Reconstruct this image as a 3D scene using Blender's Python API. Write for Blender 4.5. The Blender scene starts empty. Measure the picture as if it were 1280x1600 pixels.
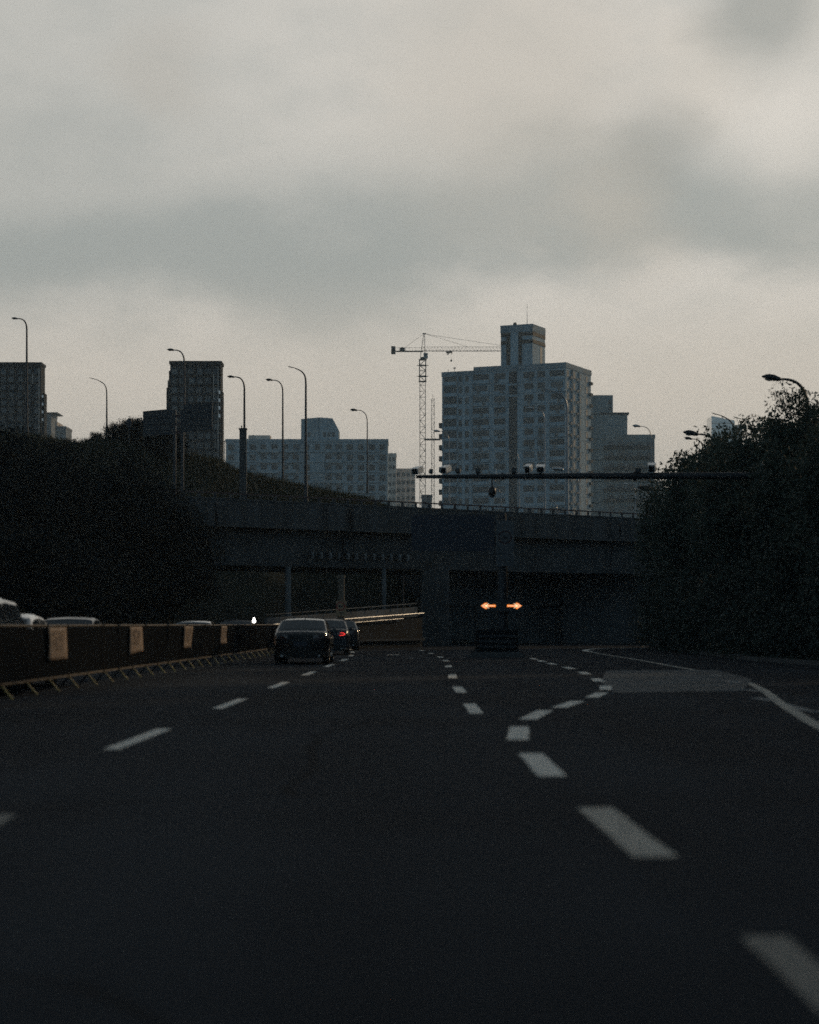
import bpy, math, random
import numpy as np
from mathutils import Vector, Matrix
R = math.radians
random.seed(7)
S = bpy.context.scene
COL = S.collection

# ---------------------------------------------------------------- camera
F = 3280.0          # focal length in pixels of the 1280x1600 photograph
HC = 1.25           # eye height in the car
HZ = 975.0          # row of the horizon
cam_d = bpy.data.cameras.new("camera")
cam = bpy.data.objects.new("camera", cam_d)
COL.objects.link(cam)
cam.location = (0, 0, HC)
cam.rotation_euler = (R(90), 0, 0)
cam_d.sensor_fit = 'AUTO'
cam_d.sensor_width = 36.0
cam_d.lens = F * 36.0 / 1600.0
cam_d.shift_y = (HZ - 800.0) / 1600.0
cam_d.clip_start = 0.1
cam_d.clip_end = 9000
cam_d.dof.use_dof = True
cam_d.dof.focus_distance = 190.0
cam_d.dof.aperture_fstop = 1.2
S.camera = cam

# ---------------------------------------------------------------- world and sun
SUN_ELEV, SUN_AZ = R(18.5), R(44)      # azimuth to the right of the view direction (+Y)
world = bpy.data.worlds.new("World")
S.world = world
world.use_nodes = True
wn = world.node_tree
wn.nodes.clear()
def N(nt, t, **kw):
    n = nt.nodes.new(t)
    for k, v in kw.items():
        setattr(n, k, v)
    return n
def math_node(nt, op, a, b=None, c=None, clamp=False):
    n = nt.nodes.new('ShaderNodeMath'); n.operation = op; n.use_clamp = clamp
    for i, v in enumerate((a, b, c)):
        if v is None: continue
        if isinstance(v, (int, float)): n.inputs[i].default_value = v
        else: nt.links.new(v, n.inputs[i])
    return n.outputs[0]
def smooth(nt, v, lo, hi, a=0.0, b=1.0):
    n = nt.nodes.new('ShaderNodeMapRange'); n.interpolation_type = 'SMOOTHSTEP'
    nt.links.new(v, n.inputs['Value'])
    n.inputs['From Min'].default_value = lo; n.inputs['From Max'].default_value = hi
    n.inputs['To Min'].default_value = a; n.inputs['To Max'].default_value = b
    return n.outputs['Result']
def mixc(nt, fac, a, b, blend='MIX'):
    n = nt.nodes.new('ShaderNodeMix'); n.data_type = 'RGBA'; n.blend_type = blend
    for sock, v in ((n.inputs[0], fac), (n.inputs[6], a), (n.inputs[7], b)):
        if isinstance(v, (int, float)): sock.default_value = v
        elif isinstance(v, tuple): sock.default_value = (*v, 1.0) if len(v) == 3 else v
        else: nt.links.new(v, sock)
    return n.outputs[2]
def direction(px, py):
    return Vector(((px - 640) / F, 1.0, (HZ - py) / F)).normalized()

tc = N(wn, 'ShaderNodeTexCoord')
vec = tc.outputs['Generated']
sep = N(wn, 'ShaderNodeSeparateXYZ'); wn.links.new(vec, sep.inputs[0])
X_, Y_, Z_ = sep.outputs
sky = N(wn, 'ShaderNodeTexSky'); sky.sky_type = 'NISHITA'; sky.sun_disc = False
sky.sun_elevation = SUN_ELEV; sky.sun_rotation = SUN_AZ
sky.altitude = 10; sky.air_density = 1.6; sky.dust_density = 4.0
# clouds: stretched noise over the direction of view
mp = N(wn, 'ShaderNodeMapping'); wn.links.new(vec, mp.inputs[0])
mp.inputs['Scale'].default_value = (1.0, 1.0, 1.9)
nz = N(wn, 'ShaderNodeTexNoise'); wn.links.new(mp.outputs[0], nz.inputs['Vector'])
nz.inputs['Scale'].default_value = 7.5; nz.inputs['Detail'].default_value = 6.0
nz.inputs['Roughness'].default_value = 0.5; nz.inputs['Distortion'].default_value = 0.15
nz2 = N(wn, 'ShaderNodeTexNoise'); wn.links.new(mp.outputs[0], nz2.inputs['Vector'])
nz2.inputs['Scale'].default_value = 22.0; nz2.inputs['Detail'].default_value = 7.0
nz2.inputs['Roughness'].default_value = 0.55
CLB = 10.0   # the Background strength is 0.1
bright = tuple(CLB * c for c in (0.74, 0.70, 0.64))
grey = tuple(CLB * c for c in (0.395, 0.418, 0.402))
rear = tuple(CLB * c for c in (0.130, 0.222, 0.300))
top = tuple(CLB * c for c in (0.060, 0.080, 0.096))
warp = math_node(wn, 'SUBTRACT', nz.outputs[0], 0.5)
warp2 = math_node(wn, 'SUBTRACT', nz2.outputs[0], 0.5)
# a long grey cloud bank sloping up to the right, its edges broken by the noise
el = math_node(wn, 'DIVIDE', Z_, math_node(wn, 'MAXIMUM', Y_, 0.15))
az = math_node(wn, 'DIVIDE', X_, math_node(wn, 'MAXIMUM', Y_, 0.15))
elw = math_node(wn, 'ADD', math_node(wn, 'ADD', el, math_node(wn, 'MULTIPLY', warp, 0.10)), math_node(wn, 'MULTIPLY', warp2, 0.03))
elw = math_node(wn, 'SUBTRACT', elw, math_node(wn, 'MULTIPLY', az, 0.10))
bank = math_node(wn, 'MULTIPLY', smooth(wn, elw, 0.135, 0.18), smooth(wn, elw, 0.195, 0.235, 1.0, 0.0))
g = mixc(wn, math_node(wn, 'MULTIPLY', bank, 0.92), bright, grey)
mott = smooth(wn, nz.outputs[0], 0.42, 0.68)
g = mixc(wn, math_node(wn, 'MULTIPLY', mott, 0.34), g, grey)
puff = smooth(wn, nz2.outputs[0], 0.40, 0.66)
g = mixc(wn, math_node(wn, 'MULTIPLY', puff, 0.20), g, grey)
# towards the left the upper sky is greyer
left = math_node(wn, 'MULTIPLY', smooth(wn, az, -0.20, 0.06, 1.0, 0.0), smooth(wn, el, 0.12, 0.19))
g = mixc(wn, math_node(wn, 'MULTIPLY', left, 0.45), g, grey)
g = mixc(wn, smooth(wn, el, 0.105, 0.175, 0.8, 0.0), g, tuple(CLB * c for c in (0.76, 0.685, 0.595)))
def blob(px, py, r0, r1, col, amt, g):
    d = direction(px, py)
    dn = N(wn, 'ShaderNodeVectorMath', operation='DISTANCE')
    wn.links.new(vec, dn.inputs[0]); dn.inputs[1].default_value = d
    dist = math_node(wn, 'ADD', dn.outputs['Value'], math_node(wn, 'MULTIPLY', warp2, 0.04))
    dist = math_node(wn, 'ADD', dist, math_node(wn, 'MULTIPLY', warp, 0.03))
    f = smooth(wn, dist, r0, r1, amt, 0.0)
    return mixc(wn, f, g, tuple(CLB * c for c in col))
g = blob(1230, 190, 0.0, 0.060, (0.80, 0.755, 0.69), 0.85, g)
g = blob(1100, 110, 0.0, 0.04, (0.72, 0.66, 0.58), 0.5, g)
g = blob(250, 110, 0.0, 0.035, (0.50, 0.47, 0.42), 0.45, g)
g = blob(800, 120, 0.01, 0.10, (0.60, 0.55, 0.48), 0.55, g)
g = blob(1190, 20, 0.005, 0.042, (0.31, 0.33, 0.315), 0.7, g)
g = blob(1030, 235, 0.0, 0.034, (0.34, 0.35, 0.33), 0.5, g)
g = blob(960, 340, 0.0, 0.045, (0.60, 0.54, 0.46), 0.45, g)
# away from the bright western sky: a heavier, bluer overcast
away = smooth(wn, Y_, 0.20, 0.93, 1.0, 0.0)
g = mixc(wn, away, g, rear)
up = smooth(wn, Z_, 0.33, 0.60)
g = mixc(wn, up, g, top)
# warm glow around the hidden sun
sd = Vector((math.sin(SUN_AZ) * math.cos(SUN_ELEV), math.cos(SUN_AZ) * math.cos(SUN_ELEV), math.sin(SUN_ELEV)))
dn = N(wn, 'ShaderNodeVectorMath', operation='DISTANCE'); wn.links.new(vec, dn.inputs[0]); dn.inputs[1].default_value = sd
g = mixc(wn, smooth(wn, dn.outputs['Value'], 0.0, 0.45, 0.6, 0.0), g, tuple(CLB * c for c in (1.3, 0.92, 0.56)))
final = mixc(wn, 0.95, sky.outputs[0], g)
bg = N(wn, 'ShaderNodeBackground'); bg.inputs['Strength'].default_value = 0.1
wn.links.new(final, bg.inputs[0])
wo = N(wn, 'ShaderNodeOutputWorld'); wn.links.new(bg.outputs[0], wo.inputs[0])

sun_d = bpy.data.lights.new("sun", 'SUN')
sun_d.energy = 0.75
sun_d.angle = R(4.0)
sun_d.color = (1.0, 0.72, 0.42)
sun = bpy.data.objects.new("sun", sun_d); COL.objects.link(sun)
sun.rotation_euler = (-sd).to_track_quat('-Z', 'Y').to_euler()
sun.location = (60, 40, 80)

S.view_settings.view_transform = 'Standard'
S.view_settings.look = 'None'
S.view_settings.exposure = 0.0
S.view_settings.gamma = 1.0
S.cycles.volume_bounces = 0
S.cycles.max_bounces = 6
S.cycles.transparent_max_bounces = 8
S.cycles.use_denoising = False
S.cycles.use_adaptive_sampling = True
S.cycles.adaptive_threshold = 1.0
S.cycles.adaptive_min_samples = 56
S.cycles.sample_clamp_indirect = 0.6
S.cycles.filter_width = 1.6

# ---------------------------------------------------------------- materials
def new_mat(name):
    m = bpy.data.materials.new(name); m.use_nodes = True
    nt = m.node_tree
    return m, nt, nt.nodes['Principled BSDF']
def mat(name, col, rough=0.7, metal=0.0, var=0.25, scale=3.0, bump=0.0, coat=0.0, spec=0.5, coords='Object', stretch=(1, 1, 1), transl=None):
    m, nt, b = new_mat(name)
    t = N(nt, 'ShaderNodeTexCoord'); mp_ = N(nt, 'ShaderNodeMapping')
    nt.links.new(t.outputs[coords], mp_.inputs[0]); mp_.inputs['Scale'].default_value = stretch
    n = N(nt, 'ShaderNodeTexNoise'); n.inputs['Scale'].default_value = scale
    n.inputs['Detail'].default_value = 6.0; n.inputs['Roughness'].default_value = 0.6
    nt.links.new(mp_.outputs[0], n.inputs['Vector'])
    lo = tuple(c * (1 - var) for c in col); hi = tuple(min(1, c * (1 + var)) for c in col)
    c = mixc(nt, smooth(nt, n.outputs[0], 0.3, 0.7), lo, hi)
    nt.links.new(c, b.inputs['Base Color'])
    b.inputs['Metallic'].default_value = metal
    b.inputs['Specular IOR Level'].default_value = spec
    nt.links.new(smooth(nt, n.outputs[0], 0.25, 0.75, max(0.02, rough - 0.08), min(1, rough + 0.08)), b.inputs['Roughness'])
    if coat:
        b.inputs['Coat Weight'].default_value = coat; b.inputs['Coat Roughness'].default_value = 0.05
    if bump:
        bn = N(nt, 'ShaderNodeBump'); bn.inputs['Strength'].default_value = bump; bn.inputs['Distance'].default_value = 0.02
        nt.links.new(n.outputs[0], bn.inputs['Height']); nt.links.new(bn.outputs[0], b.inputs['Normal'])
    if transl:
        tr = N(nt, 'ShaderNodeBsdfTranslucent'); tr.inputs[0].default_value = (*transl[0], 1)
        ms = N(nt, 'ShaderNodeMixShader'); ms.inputs[0].default_value = transl[1]
        out = nt.nodes['Material Output']
        nt.links.new(b.outputs[0], ms.inputs[1]); nt.links.new(tr.outputs[0], ms.inputs[2]); nt.links.new(ms.outputs[0], out.inputs[0])
    return m
def emit(name, col, strength):
    m, nt, b = new_mat(name)
    b.inputs['Base Color'].default_value = (*col, 1)
    b.inputs['Emission Color'].default_value = (*col, 1); b.inputs['Emission Strength'].default_value = strength
    return m

def asphalt_mat():
    m, nt, b = new_mat('asphalt')
    t = N(nt, 'ShaderNodeTexCoord')
    fine = N(nt, 'ShaderNodeTexNoise'); fine.inputs['Scale'].default_value = 55; fine.inputs['Detail'].default_value = 4
    nt.links.new(t.outputs['Object'], fine.inputs['Vector'])
    mpp = N(nt, 'ShaderNodeMapping'); mpp.inputs['Scale'].default_value = (1.0, 0.07, 1.0); nt.links.new(t.outputs['Object'], mpp.inputs[0])
    lane = N(nt, 'ShaderNodeTexNoise'); lane.inputs['Scale'].default_value = 0.55; lane.inputs['Detail'].default_value = 5
    nt.links.new(mpp.outputs[0], lane.inputs['Vector'])
    big = N(nt, 'ShaderNodeTexNoise'); big.inputs['Scale'].default_value = 0.16; big.inputs['Detail'].default_value = 5
    nt.links.new(t.outputs['Object'], big.inputs['Vector'])
    v = math_node(nt, 'ADD', math_node(nt, 'MULTIPLY', lane.outputs[0], 0.5), math_node(nt, 'MULTIPLY', big.outputs[0], 0.5))
    c = mixc(nt, smooth(nt, v, 0.38, 0.62), (0.020, 0.0245, 0.0310), (0.047, 0.0535, 0.0625))
    c = mixc(nt, smooth(nt, fine.outputs[0], 0.35, 0.7, 0.0, 0.5), c, (0.018, 0.020, 0.024))
    # cracks sealed with tar
    vo = N(nt, 'ShaderNodeTexVoronoi', feature='DISTANCE_TO_EDGE'); vo.inputs['Scale'].default_value = 0.11
    wv = N(nt, 'ShaderNodeVectorMath', operation='ADD'); nt.links.new(t.outputs['Object'], wv.inputs[0])
    ws = N(nt, 'ShaderNodeVectorMath', operation='SCALE'); ws.inputs['Scale'].default_value = 2.5
    nt.links.new(big.outputs['Color'], ws.inputs[0]); nt.links.new(ws.outputs[0], wv.inputs[1])
    nt.links.new(wv.outputs[0], vo.inputs['Vector'])
    c = mixc(nt, smooth(nt, vo.outputs['Distance'], 0.002, 0.006, 0.7, 0.0), c, (0.012, 0.012, 0.012))
    nt.links.new(c, b.inputs['Base Color'])
    nt.links.new(smooth(nt, v, 0.3, 0.7, 0.90, 1.0), b.inputs['Roughness'])
    b.inputs['Specular IOR Level'].default_value = 0.04
    bn = N(nt, 'ShaderNodeBump'); bn.inputs['Strength'].default_value = 0.5; bn.inputs['Distance'].default_value = 0.006
    nt.links.new(fine.outputs[0], bn.inputs['Height']); nt.links.new(bn.outputs[0], b.inputs['Normal'])
    return m
def paint_mat(name, col, wear=0.5):
    m, nt, b = new_mat(name)
    t = N(nt, 'ShaderNodeTexCoord')
    n = N(nt, 'ShaderNodeTexNoise'); n.inputs['Scale'].default_value = 7.0; n.inputs['Detail'].default_value = 8; n.inputs['Roughness'].default_value = 0.7
    nt.links.new(t.outputs['Object'], n.inputs['Vector'])
    c = mixc(nt, smooth(nt, n.outputs[0], 0.46, 0.68, 0.0, wear), col, (0.06, 0.06, 0.06))
    nt.links.new(c, b.inputs['Base Color']); b.inputs['Roughness'].default_value = 0.75
    b.inputs['Specular IOR Level'].default_value = 0.2
    return m
def facade_mat(name, col, var=0.2, spec=0.3):
    return mat(name, col, 0.8, var=var, scale=0.35, stretch=(1, 1, 0.25), spec=spec)

M = dict(
    asphalt=asphalt_mat(),
    patch=mat('pale_asphalt_patch', (0.088, 0.097, 0.103), 0.85, var=0.45, scale=0.7, bump=0.2, spec=0.2),
    paint=paint_mat('road_paint', (0.88, 0.82, 0.73), 0.40),
    worn=paint_mat('worn_dimmed_road_paint', (0.54, 0.49, 0.42), 0.75),  # worn tone; on near dashes it also stands in for dimming by blur
    near_dimmed=paint_mat('near_dimmed_road_paint', (0.26, 0.24, 0.21), 0.85),  # blur and lens dimming of the nearest dashes put into the colour
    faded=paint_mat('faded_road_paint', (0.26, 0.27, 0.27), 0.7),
    kerb=mat('kerb_concrete', (0.06, 0.06, 0.06), 0.9, scale=4, bump=0.2),
    soil=mat('dark_soil', (0.030, 0.033, 0.026), 0.95, scale=0.8, bump=0.3, spec=0.1),
    grass=mat('grass', (0.022, 0.027, 0.019), 0.8, var=0.4, scale=0.5, spec=0.15),
    concrete=mat('concrete', (0.060, 0.064, 0.067), 0.9, var=0.5, scale=1.1, stretch=(1, 1, 0.12), bump=0.1, spec=0.2),
    concrete_dark=mat('sooty_concrete', (0.075, 0.078, 0.080), 0.9, var=0.3, scale=0.5, bump=0.1, spec=0.15),
    concrete_wall=mat('panel_concrete', (0.16, 0.17, 0.175), 0.85, var=0.25, scale=0.7, bump=0.1, spec=0.2),
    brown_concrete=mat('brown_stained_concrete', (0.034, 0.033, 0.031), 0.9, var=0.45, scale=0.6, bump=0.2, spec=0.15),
    tan=mat('tan_concrete', (0.17, 0.145, 0.115), 0.9, var=0.3, scale=0.8),
    red_rail=mat('red_rail_paint', (0.060, 0.026, 0.026), 0.6, var=0.3, scale=2),
    steel=mat('galvanised_steel', (0.24, 0.25, 0.26), 0.36, 0.75, var=0.2, scale=5),
    steel_bright=mat('bright_zinc', (0.5, 0.5, 0.5), 0.32, 0.8, var=0.15, scale=5),
    steel_dark=mat('dark_painted_steel', (0.030, 0.034, 0.040), 0.5, 0.3, var=0.3, scale=4),
    lamp_body=mat('lamp_housing', (0.030, 0.033, 0.038), 0.45, 0.3, var=0.2, scale=6),
    lamp_lens=mat('lamp_lens', (0.55, 0.50, 0.42), 0.2, var=0.1, scale=6),
    barrier=mat('brown_rail_steel', (0.085, 0.063, 0.042), 0.65, 0.1, var=0.5, scale=6),  # brown tone for the top and bottom rails
    sunlit_foot=mat('sunlit_foot_gold', (0.62, 0.40, 0.13), 0.4, var=0.3, scale=8),  # gold of the low sun put into the foot colour
    black_frame=mat('black_painted_frame', (0.012, 0.012, 0.013), 0.8, var=0.3, scale=4, spec=0.1),
    netting=mat('dark_netting', (0.011, 0.014, 0.017), 0.95, var=0.3, scale=5, spec=0.05),
    notice=mat('notice_sheet', (0.40, 0.29, 0.21), 0.75, var=0.12, scale=5, transl=((0.6, 0.42, 0.28), 0.2)),
    ink=mat('notice_ink', (0.10, 0.07, 0.06), 0.8, scale=8),
    black_paint=mat('black_car_paint', (0.006, 0.006, 0.007), 0.035, var=0.2, scale=2, spec=0.35, coat=0.6),
    blue_paint=mat('dark_blue_car_paint', (0.012, 0.018, 0.028), 0.18, var=0.2, scale=2, spec=0.5),
    grey_paint=mat('grey_car_paint', (0.10, 0.11, 0.12), 0.25, 0.4, var=0.1, scale=2, coat=1.0),
    silver_paint=mat('silver_car_paint', (0.42, 0.43, 0.44), 0.25, 0.5, var=0.1, scale=2, coat=1.0),
    glass=mat('dark_glass', (0.012, 0.014, 0.016), 0.06, var=0.1, scale=2, coat=0.5),
    chrome=mat('chrome', (0.6, 0.6, 0.6), 0.12, 1.0, var=0.05),
    tyre=mat('tyre_rubber', (0.018, 0.018, 0.018), 0.85, var=0.3, scale=10),
    rim=mat('alloy_rim', (0.25, 0.25, 0.26), 0.3, 0.9, var=0.1),
    lens_red=mat('red_lamp_lens', (0.030, 0.005, 0.005), 0.15, var=0.1, coat=1.0),
    lens_clear=mat('clear_lamp_lens', (0.5, 0.5, 0.5), 0.08, var=0.1, coat=1.0),
    plate=mat('number_plate', (0.012, 0.018, 0.035), 0.4, var=0.1),
    plate_text=mat('plate_characters', (0.6, 0.6, 0.6), 0.5, var=0.1),
    tail_lit=emit('lit_tail_lamp', (1.0, 0.05, 0.04), 1.1),
    white_emit=emit('white_emissive', (1.0, 0.95, 0.88), 5.0),
    amber=emit('amber_led', (1.0, 0.27, 0.035), 1.0),
    amber_core=emit('pale_led', (1.0, 0.70, 0.45), 0.75),
    cam_white=mat('white_camera_shell', (0.84, 0.84, 0.82), 0.35, var=0.08, scale=6),
    cam_black=mat('black_camera_shell', (0.018, 0.019, 0.021), 0.4, var=0.2, scale=6),
    sign_blue=mat('navy_sign_face', (0.017, 0.021, 0.036), 0.5, var=0.15, scale=1.5),
    sign_white=mat('dirty_white_sign_face', (0.085, 0.094, 0.103), 0.6, var=0.15, scale=3),
    sign_faint=mat('faint_sign_lettering', (0.042, 0.05, 0.066), 0.6, var=0.2, scale=6),
    sign_ring=mat('maroon_sign_ring', (0.040, 0.016, 0.018), 0.6, var=0.15, scale=6),
    sign_ink=mat('sign_ink', (0.028, 0.028, 0.032), 0.6, scale=6),
    sign_tan=mat('weathered_tan_sign', (0.42, 0.29, 0.17), 0.6, var=0.3, scale=6),
    sign_red=mat('red_sign_ring', (0.30, 0.03, 0.02), 0.5, var=0.2, scale=6),
    crane=mat('crane_steel', (0.13, 0.105, 0.09), 0.6, 0.2, var=0.2),
    jib_paint=mat('hazed_red_jib_paint', (0.26, 0.17, 0.145), 0.7, var=0.2),  # red lightened to put distance haze into the jib colour
    crane_cab=mat('crane_cab_paint', (0.30, 0.33, 0.35), 0.5, var=0.1),
    wall_main=facade_mat('blue_grey_render', (0.32, 0.42, 0.475)),
    wall_main_band=facade_mat('dark_parapet_render', (0.225, 0.295, 0.335)),
    wall_shadow=facade_mat('dark_trim_shade_render', (0.055, 0.068, 0.078)),  # dark trim, and the shade of wall recesses painted as a tone
    sunlit_tile=facade_mat('sunlit_ochre_tile', (0.165, 0.105, 0.055), 0.25),
    shaded_tile=facade_mat('shaded_brown_tile', (0.055, 0.05, 0.048), 0.25),
    wall_mid=facade_mat('pale_blue_render', (0.33, 0.42, 0.465)),
    wall_right=facade_mat('grey_green_render', (0.22, 0.275, 0.295)),
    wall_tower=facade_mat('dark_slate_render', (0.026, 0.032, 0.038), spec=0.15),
    wall_beige=facade_mat('beige_render', (0.74, 0.64, 0.56)),
    wall_grey=facade_mat('grey_render', (0.20, 0.22, 0.24)),
    curtain=mat('curtain_wall_glass', (0.66, 0.65, 0.63), 0.25, 0.9, var=0.4, scale=0.12, stretch=(0.1, 0.1, 1)),
    win=mat('window_glass', (0.020, 0.025, 0.030), 0.10, var=0.5, scale=0.6, spec=0.6),
    win_frame=mat('window_frame', (0.15, 0.18, 0.19), 0.6, var=0.1),
    tower_frame=mat('slate_window_frame', (0.07, 0.09, 0.10), 0.6, var=0.1),
    aircon=mat('air_conditioner', (0.17, 0.185, 0.19), 0.6, var=0.2),
    bark=mat('bark', (0.045, 0.036, 0.028), 0.95, var=0.3, scale=6, bump=0.4),
)
def leaf_mat(name, a, b_, transl=0.18):
    m, nt, b = new_mat(name)
    oi = N(nt, 'ShaderNodeNewGeometry')
    c = mixc(nt, oi.outputs['Random Per Island'], a, b_)
    nt.links.new(c, b.inputs['Base Color']); b.inputs['Roughness'].default_value = 0.65; b.inputs['Specular IOR Level'].default_value = 0.2 if transl > .1 else 0.0
    tr = N(nt, 'ShaderNodeBsdfTranslucent'); nt.links.new(c, tr.inputs[0])
    ms = N(nt, 'ShaderNodeMixShader'); ms.inputs[0].default_value = transl
    nt.links.new(b.outputs[0], ms.inputs[1]); nt.links.new(tr.outputs[0], ms.inputs[2])
    nt.links.new(ms.outputs[0], nt.nodes['Material Output'].inputs[0])
    return m
nt = M['win'].node_tree; b = nt.nodes['Principled BSDF']; oi = N(nt, 'ShaderNodeObjectInfo')
old = b.inputs['Base Color'].links[0].from_socket
nt.links.new(mixc(nt, smooth(nt, oi.outputs['Random'], 0.6, 1.0, 0.0, 0.6), old, (0.15, 0.17, 0.18)), b.inputs['Base Color'])   # curtains behind some panes
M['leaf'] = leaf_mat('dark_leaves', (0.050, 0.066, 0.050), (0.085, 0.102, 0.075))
M['leaf2'] = leaf_mat('shrub_leaves', (0.045, 0.058, 0.048), (0.075, 0.088, 0.066))
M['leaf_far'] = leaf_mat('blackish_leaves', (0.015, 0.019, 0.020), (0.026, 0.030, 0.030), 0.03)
M['blade'] = leaf_mat('grass_blades', (0.022, 0.028, 0.016), (0.046, 0.048, 0.026))

# ---------------------------------------------------------------- mesh helper
class MB:
    def __init__(s): s.v = []; s.f = []; s.m = []; s.sm = []
    def add(s, vs, fs, mi=0, smooth=False):
        o = len(s.v); s.v.extend([tuple(v) for v in vs])
        for f in fs:
            s.f.append([o + i for i in f]); s.m.append(mi); s.sm.append(smooth)
        return s
    def box(s, x0, x1, y0, y1, z0, z1, mi=0, mtx=None):
        vs = [Vector(p) for p in ((x0,y0,z0),(x1,y0,z0),(x1,y1,z0),(x0,y1,z0),(x0,y0,z1),(x1,y0,z1),(x1,y1,z1),(x0,y1,z1))]
        if mtx is not None: vs = [mtx @ v for v in vs]
        return s.add(vs, [(0,3,2,1),(4,5,6,7),(0,1,5,4),(1,2,6,5),(2,3,7,6),(3,0,4,7)], mi)
    def cyl(s, a, b, r0, r1=None, n=8, mi=0, caps=True, smooth=True):
        a = Vector(a); b = Vector(b); r1 = r0 if r1 is None else r1
        d = (b - a).normalized()
        u = d.orthogonal().normalized(); w = d.cross(u)
        vs = []
        for p, r in ((a, r0), (b, r1)):
            for i in range(n):
                t = 2 * math.pi * i / n
                vs.append(p + u * math.cos(t) * r + w * math.sin(t) * r)
        s.add(vs, [(i, (i+1) % n, n + (i+1) % n, n + i) for i in range(n)], mi, smooth)
        if caps:
            s.add(vs, [tuple(range(n-1, -1, -1)), tuple(range(n, 2*n))], mi)
        return s
    def tube(s, pts, rs, n=8, mi=0):
        pts = [Vector(p) for p in pts]
        if isinstance(rs, (int, float)): rs = [rs] * len(pts)
        rings = []; u = None
        for i, p in enumerate(pts):
            d = (pts[min(i+1, len(pts)-1)] - pts[max(i-1, 0)]).normalized()
            if u is None: u = d.orthogonal().normalized()
            else: u = (u - d * u.dot(d)).normalized()
            w = d.cross(u)
            rings.append([p + (u * math.cos(2*math.pi*k/n) + w * math.sin(2*math.pi*k/n)) * rs[i] for k in range(n)])
        return s.loft(rings, mi, True, True)
    def loft(s, rings, mi=0, caps=True, smooth=True, closed=True):
        n = len(rings[0]); vs = [v for r in rings for v in r]; fs = []
        for i in range(len(rings) - 1):
            for k in range(n if closed else n - 1):
                a = i*n + k; b = i*n + (k+1) % n
                fs.append((a, b, b + n, a + n))
        s.add(vs, fs, mi, smooth)
        if caps and closed:
            s.add(rings[0], [tuple(range(n-1, -1, -1))], mi); s.add(rings[-1], [tuple(range(n))], mi)
        return s
    def build(s, name, mats, parent=None, loc=(0,0,0), rz=0.0):
        me = bpy.data.meshes.new(name)
        me.from_pydata(s.v, [], s.f)
        if not isinstance(mats, (list, tuple)): mats = [mats]
        for m in mats: me.materials.append(m)
        me.polygons.foreach_set('material_index', s.m); me.polygons.foreach_set('use_smooth', s.sm)
        me.update()
        return link(name, me, parent, loc, rz)
def link(name, data, parent=None, loc=(0,0,0), rz=0.0):
    o = bpy.data.objects.new(name, data); COL.objects.link(o)
    o.location = loc; o.rotation_euler = (0, 0, rz)
    if parent is not None: o.parent = parent
    return o
def tag(o, label=None, cat=None, group=None, kind=None):
    if label: o['label'] = label
    if cat: o['category'] = cat
    if group: o['group'] = group
    if kind: o['kind'] = kind
    return o
def thing(name, label, cat, loc=(0,0,0), rz=0.0, group=None):
    return tag(link(name, None, None, loc, rz), label, cat, group)
def kids(o): return [c for c in COL.objects if c.parent == o]
def copy_tree(o, parent=None):
    c = o.copy(); COL.objects.link(c)
    if parent is not None: c.parent = parent
    for ch in list(o.children): copy_tree(ch, c)
    return c
def P(px, py, Y): return Vector(((px - 640) * Y / F, Y, HC + (HZ - py) * Y / F))
def G(px, py):
    z = F * HC / (py - HZ); return Vector(((px - 640) * z / F, z, 0))

# ---------------------------------------------------------------- ground and road
ground = MB().add([(-1500,-300,0),(1500,-300,0),(1500,2400,0),(-1500,2400,0)], [(0,1,2,3)]).build('ground', M['soil'])
tag(ground, kind='structure')
right_edge = [(12.2,-40),(12.2,20),(12.2,62),(11.6,72),(12.0,90),(13.2,111),(14.5,126)]
left_edge = [(-12.6,-40),(-12.6,20),(-12.4,62),(-12.0,90),(-12.2,111),(-12.5,126)]
mb = MB()
for i in range(len(right_edge) - 1):
    (xa, ya), (xb, yb) = left_edge[i if i < len(left_edge) else -1] if False else left_edge[min(i, 5)], left_edge[min(i+1, 5)]
    break
ys = [-40,0,20,40,62,72,90,111,126,140]
def interp(tab, y):
    return float(np.interp(y, [p[1] for p in tab], [p[0] for p in tab]))
for a, b in zip(ys[:-1], ys[1:]):
    mb.add([(interp(left_edge,a),a,.004),(interp(right_edge,a),a,.004),(interp(right_edge,b),b,.004),(interp(left_edge,b),b,.004)], [(0,1,2,3)])
road = mb.build('road', M['asphalt']); tag(road, kind='structure')
# kerbs: a real step on both sides
def kerb(tab, side):
    k = MB(); pts = [(interp(tab, y), y) for y in ys]
    w = 0.25 * side
    for (xa, ya), (xb, yb) in zip(pts[:-1], pts[1:]):
        vs = [(xa,ya,0),(xa+w,ya,0),(xb+w,yb,0),(xb,yb,0),(xa,ya,.14),(xa+w,ya,.14),(xb+w,yb,.14),(xb,yb,.14)]
        k.add(vs, [(4,5,6,7),(0,4,7,3),(1,2,6,5)])
    return tag(k.build('kerb', M['kerb']), kind='structure')
kerb(right_edge, 1); kerb(left_edge, -1)
mb = MB(); mb.add([(-2.6,35.5,.0065),(1.15,35.7,.0065),(1.15,35.82,.0065),(-2.6,35.62,.0065)],[(0,1,2,3)]); mb.build('road_joint', M['black_frame'], road)
# the paler stretch of asphalt on the exit lane
pp = [G(948,1048), G(1120,1047), G(1176,1062), G(1160,1080), G(960,1083), G(938,1066)]
mb = MB(); mb.add([(p.x,p.y,.008) for p in pp], [tuple(range(len(pp)-1,-1,-1))])
tag(mb.build('pavement_patch', M['patch'], road), 'paler stretch of asphalt')

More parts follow.
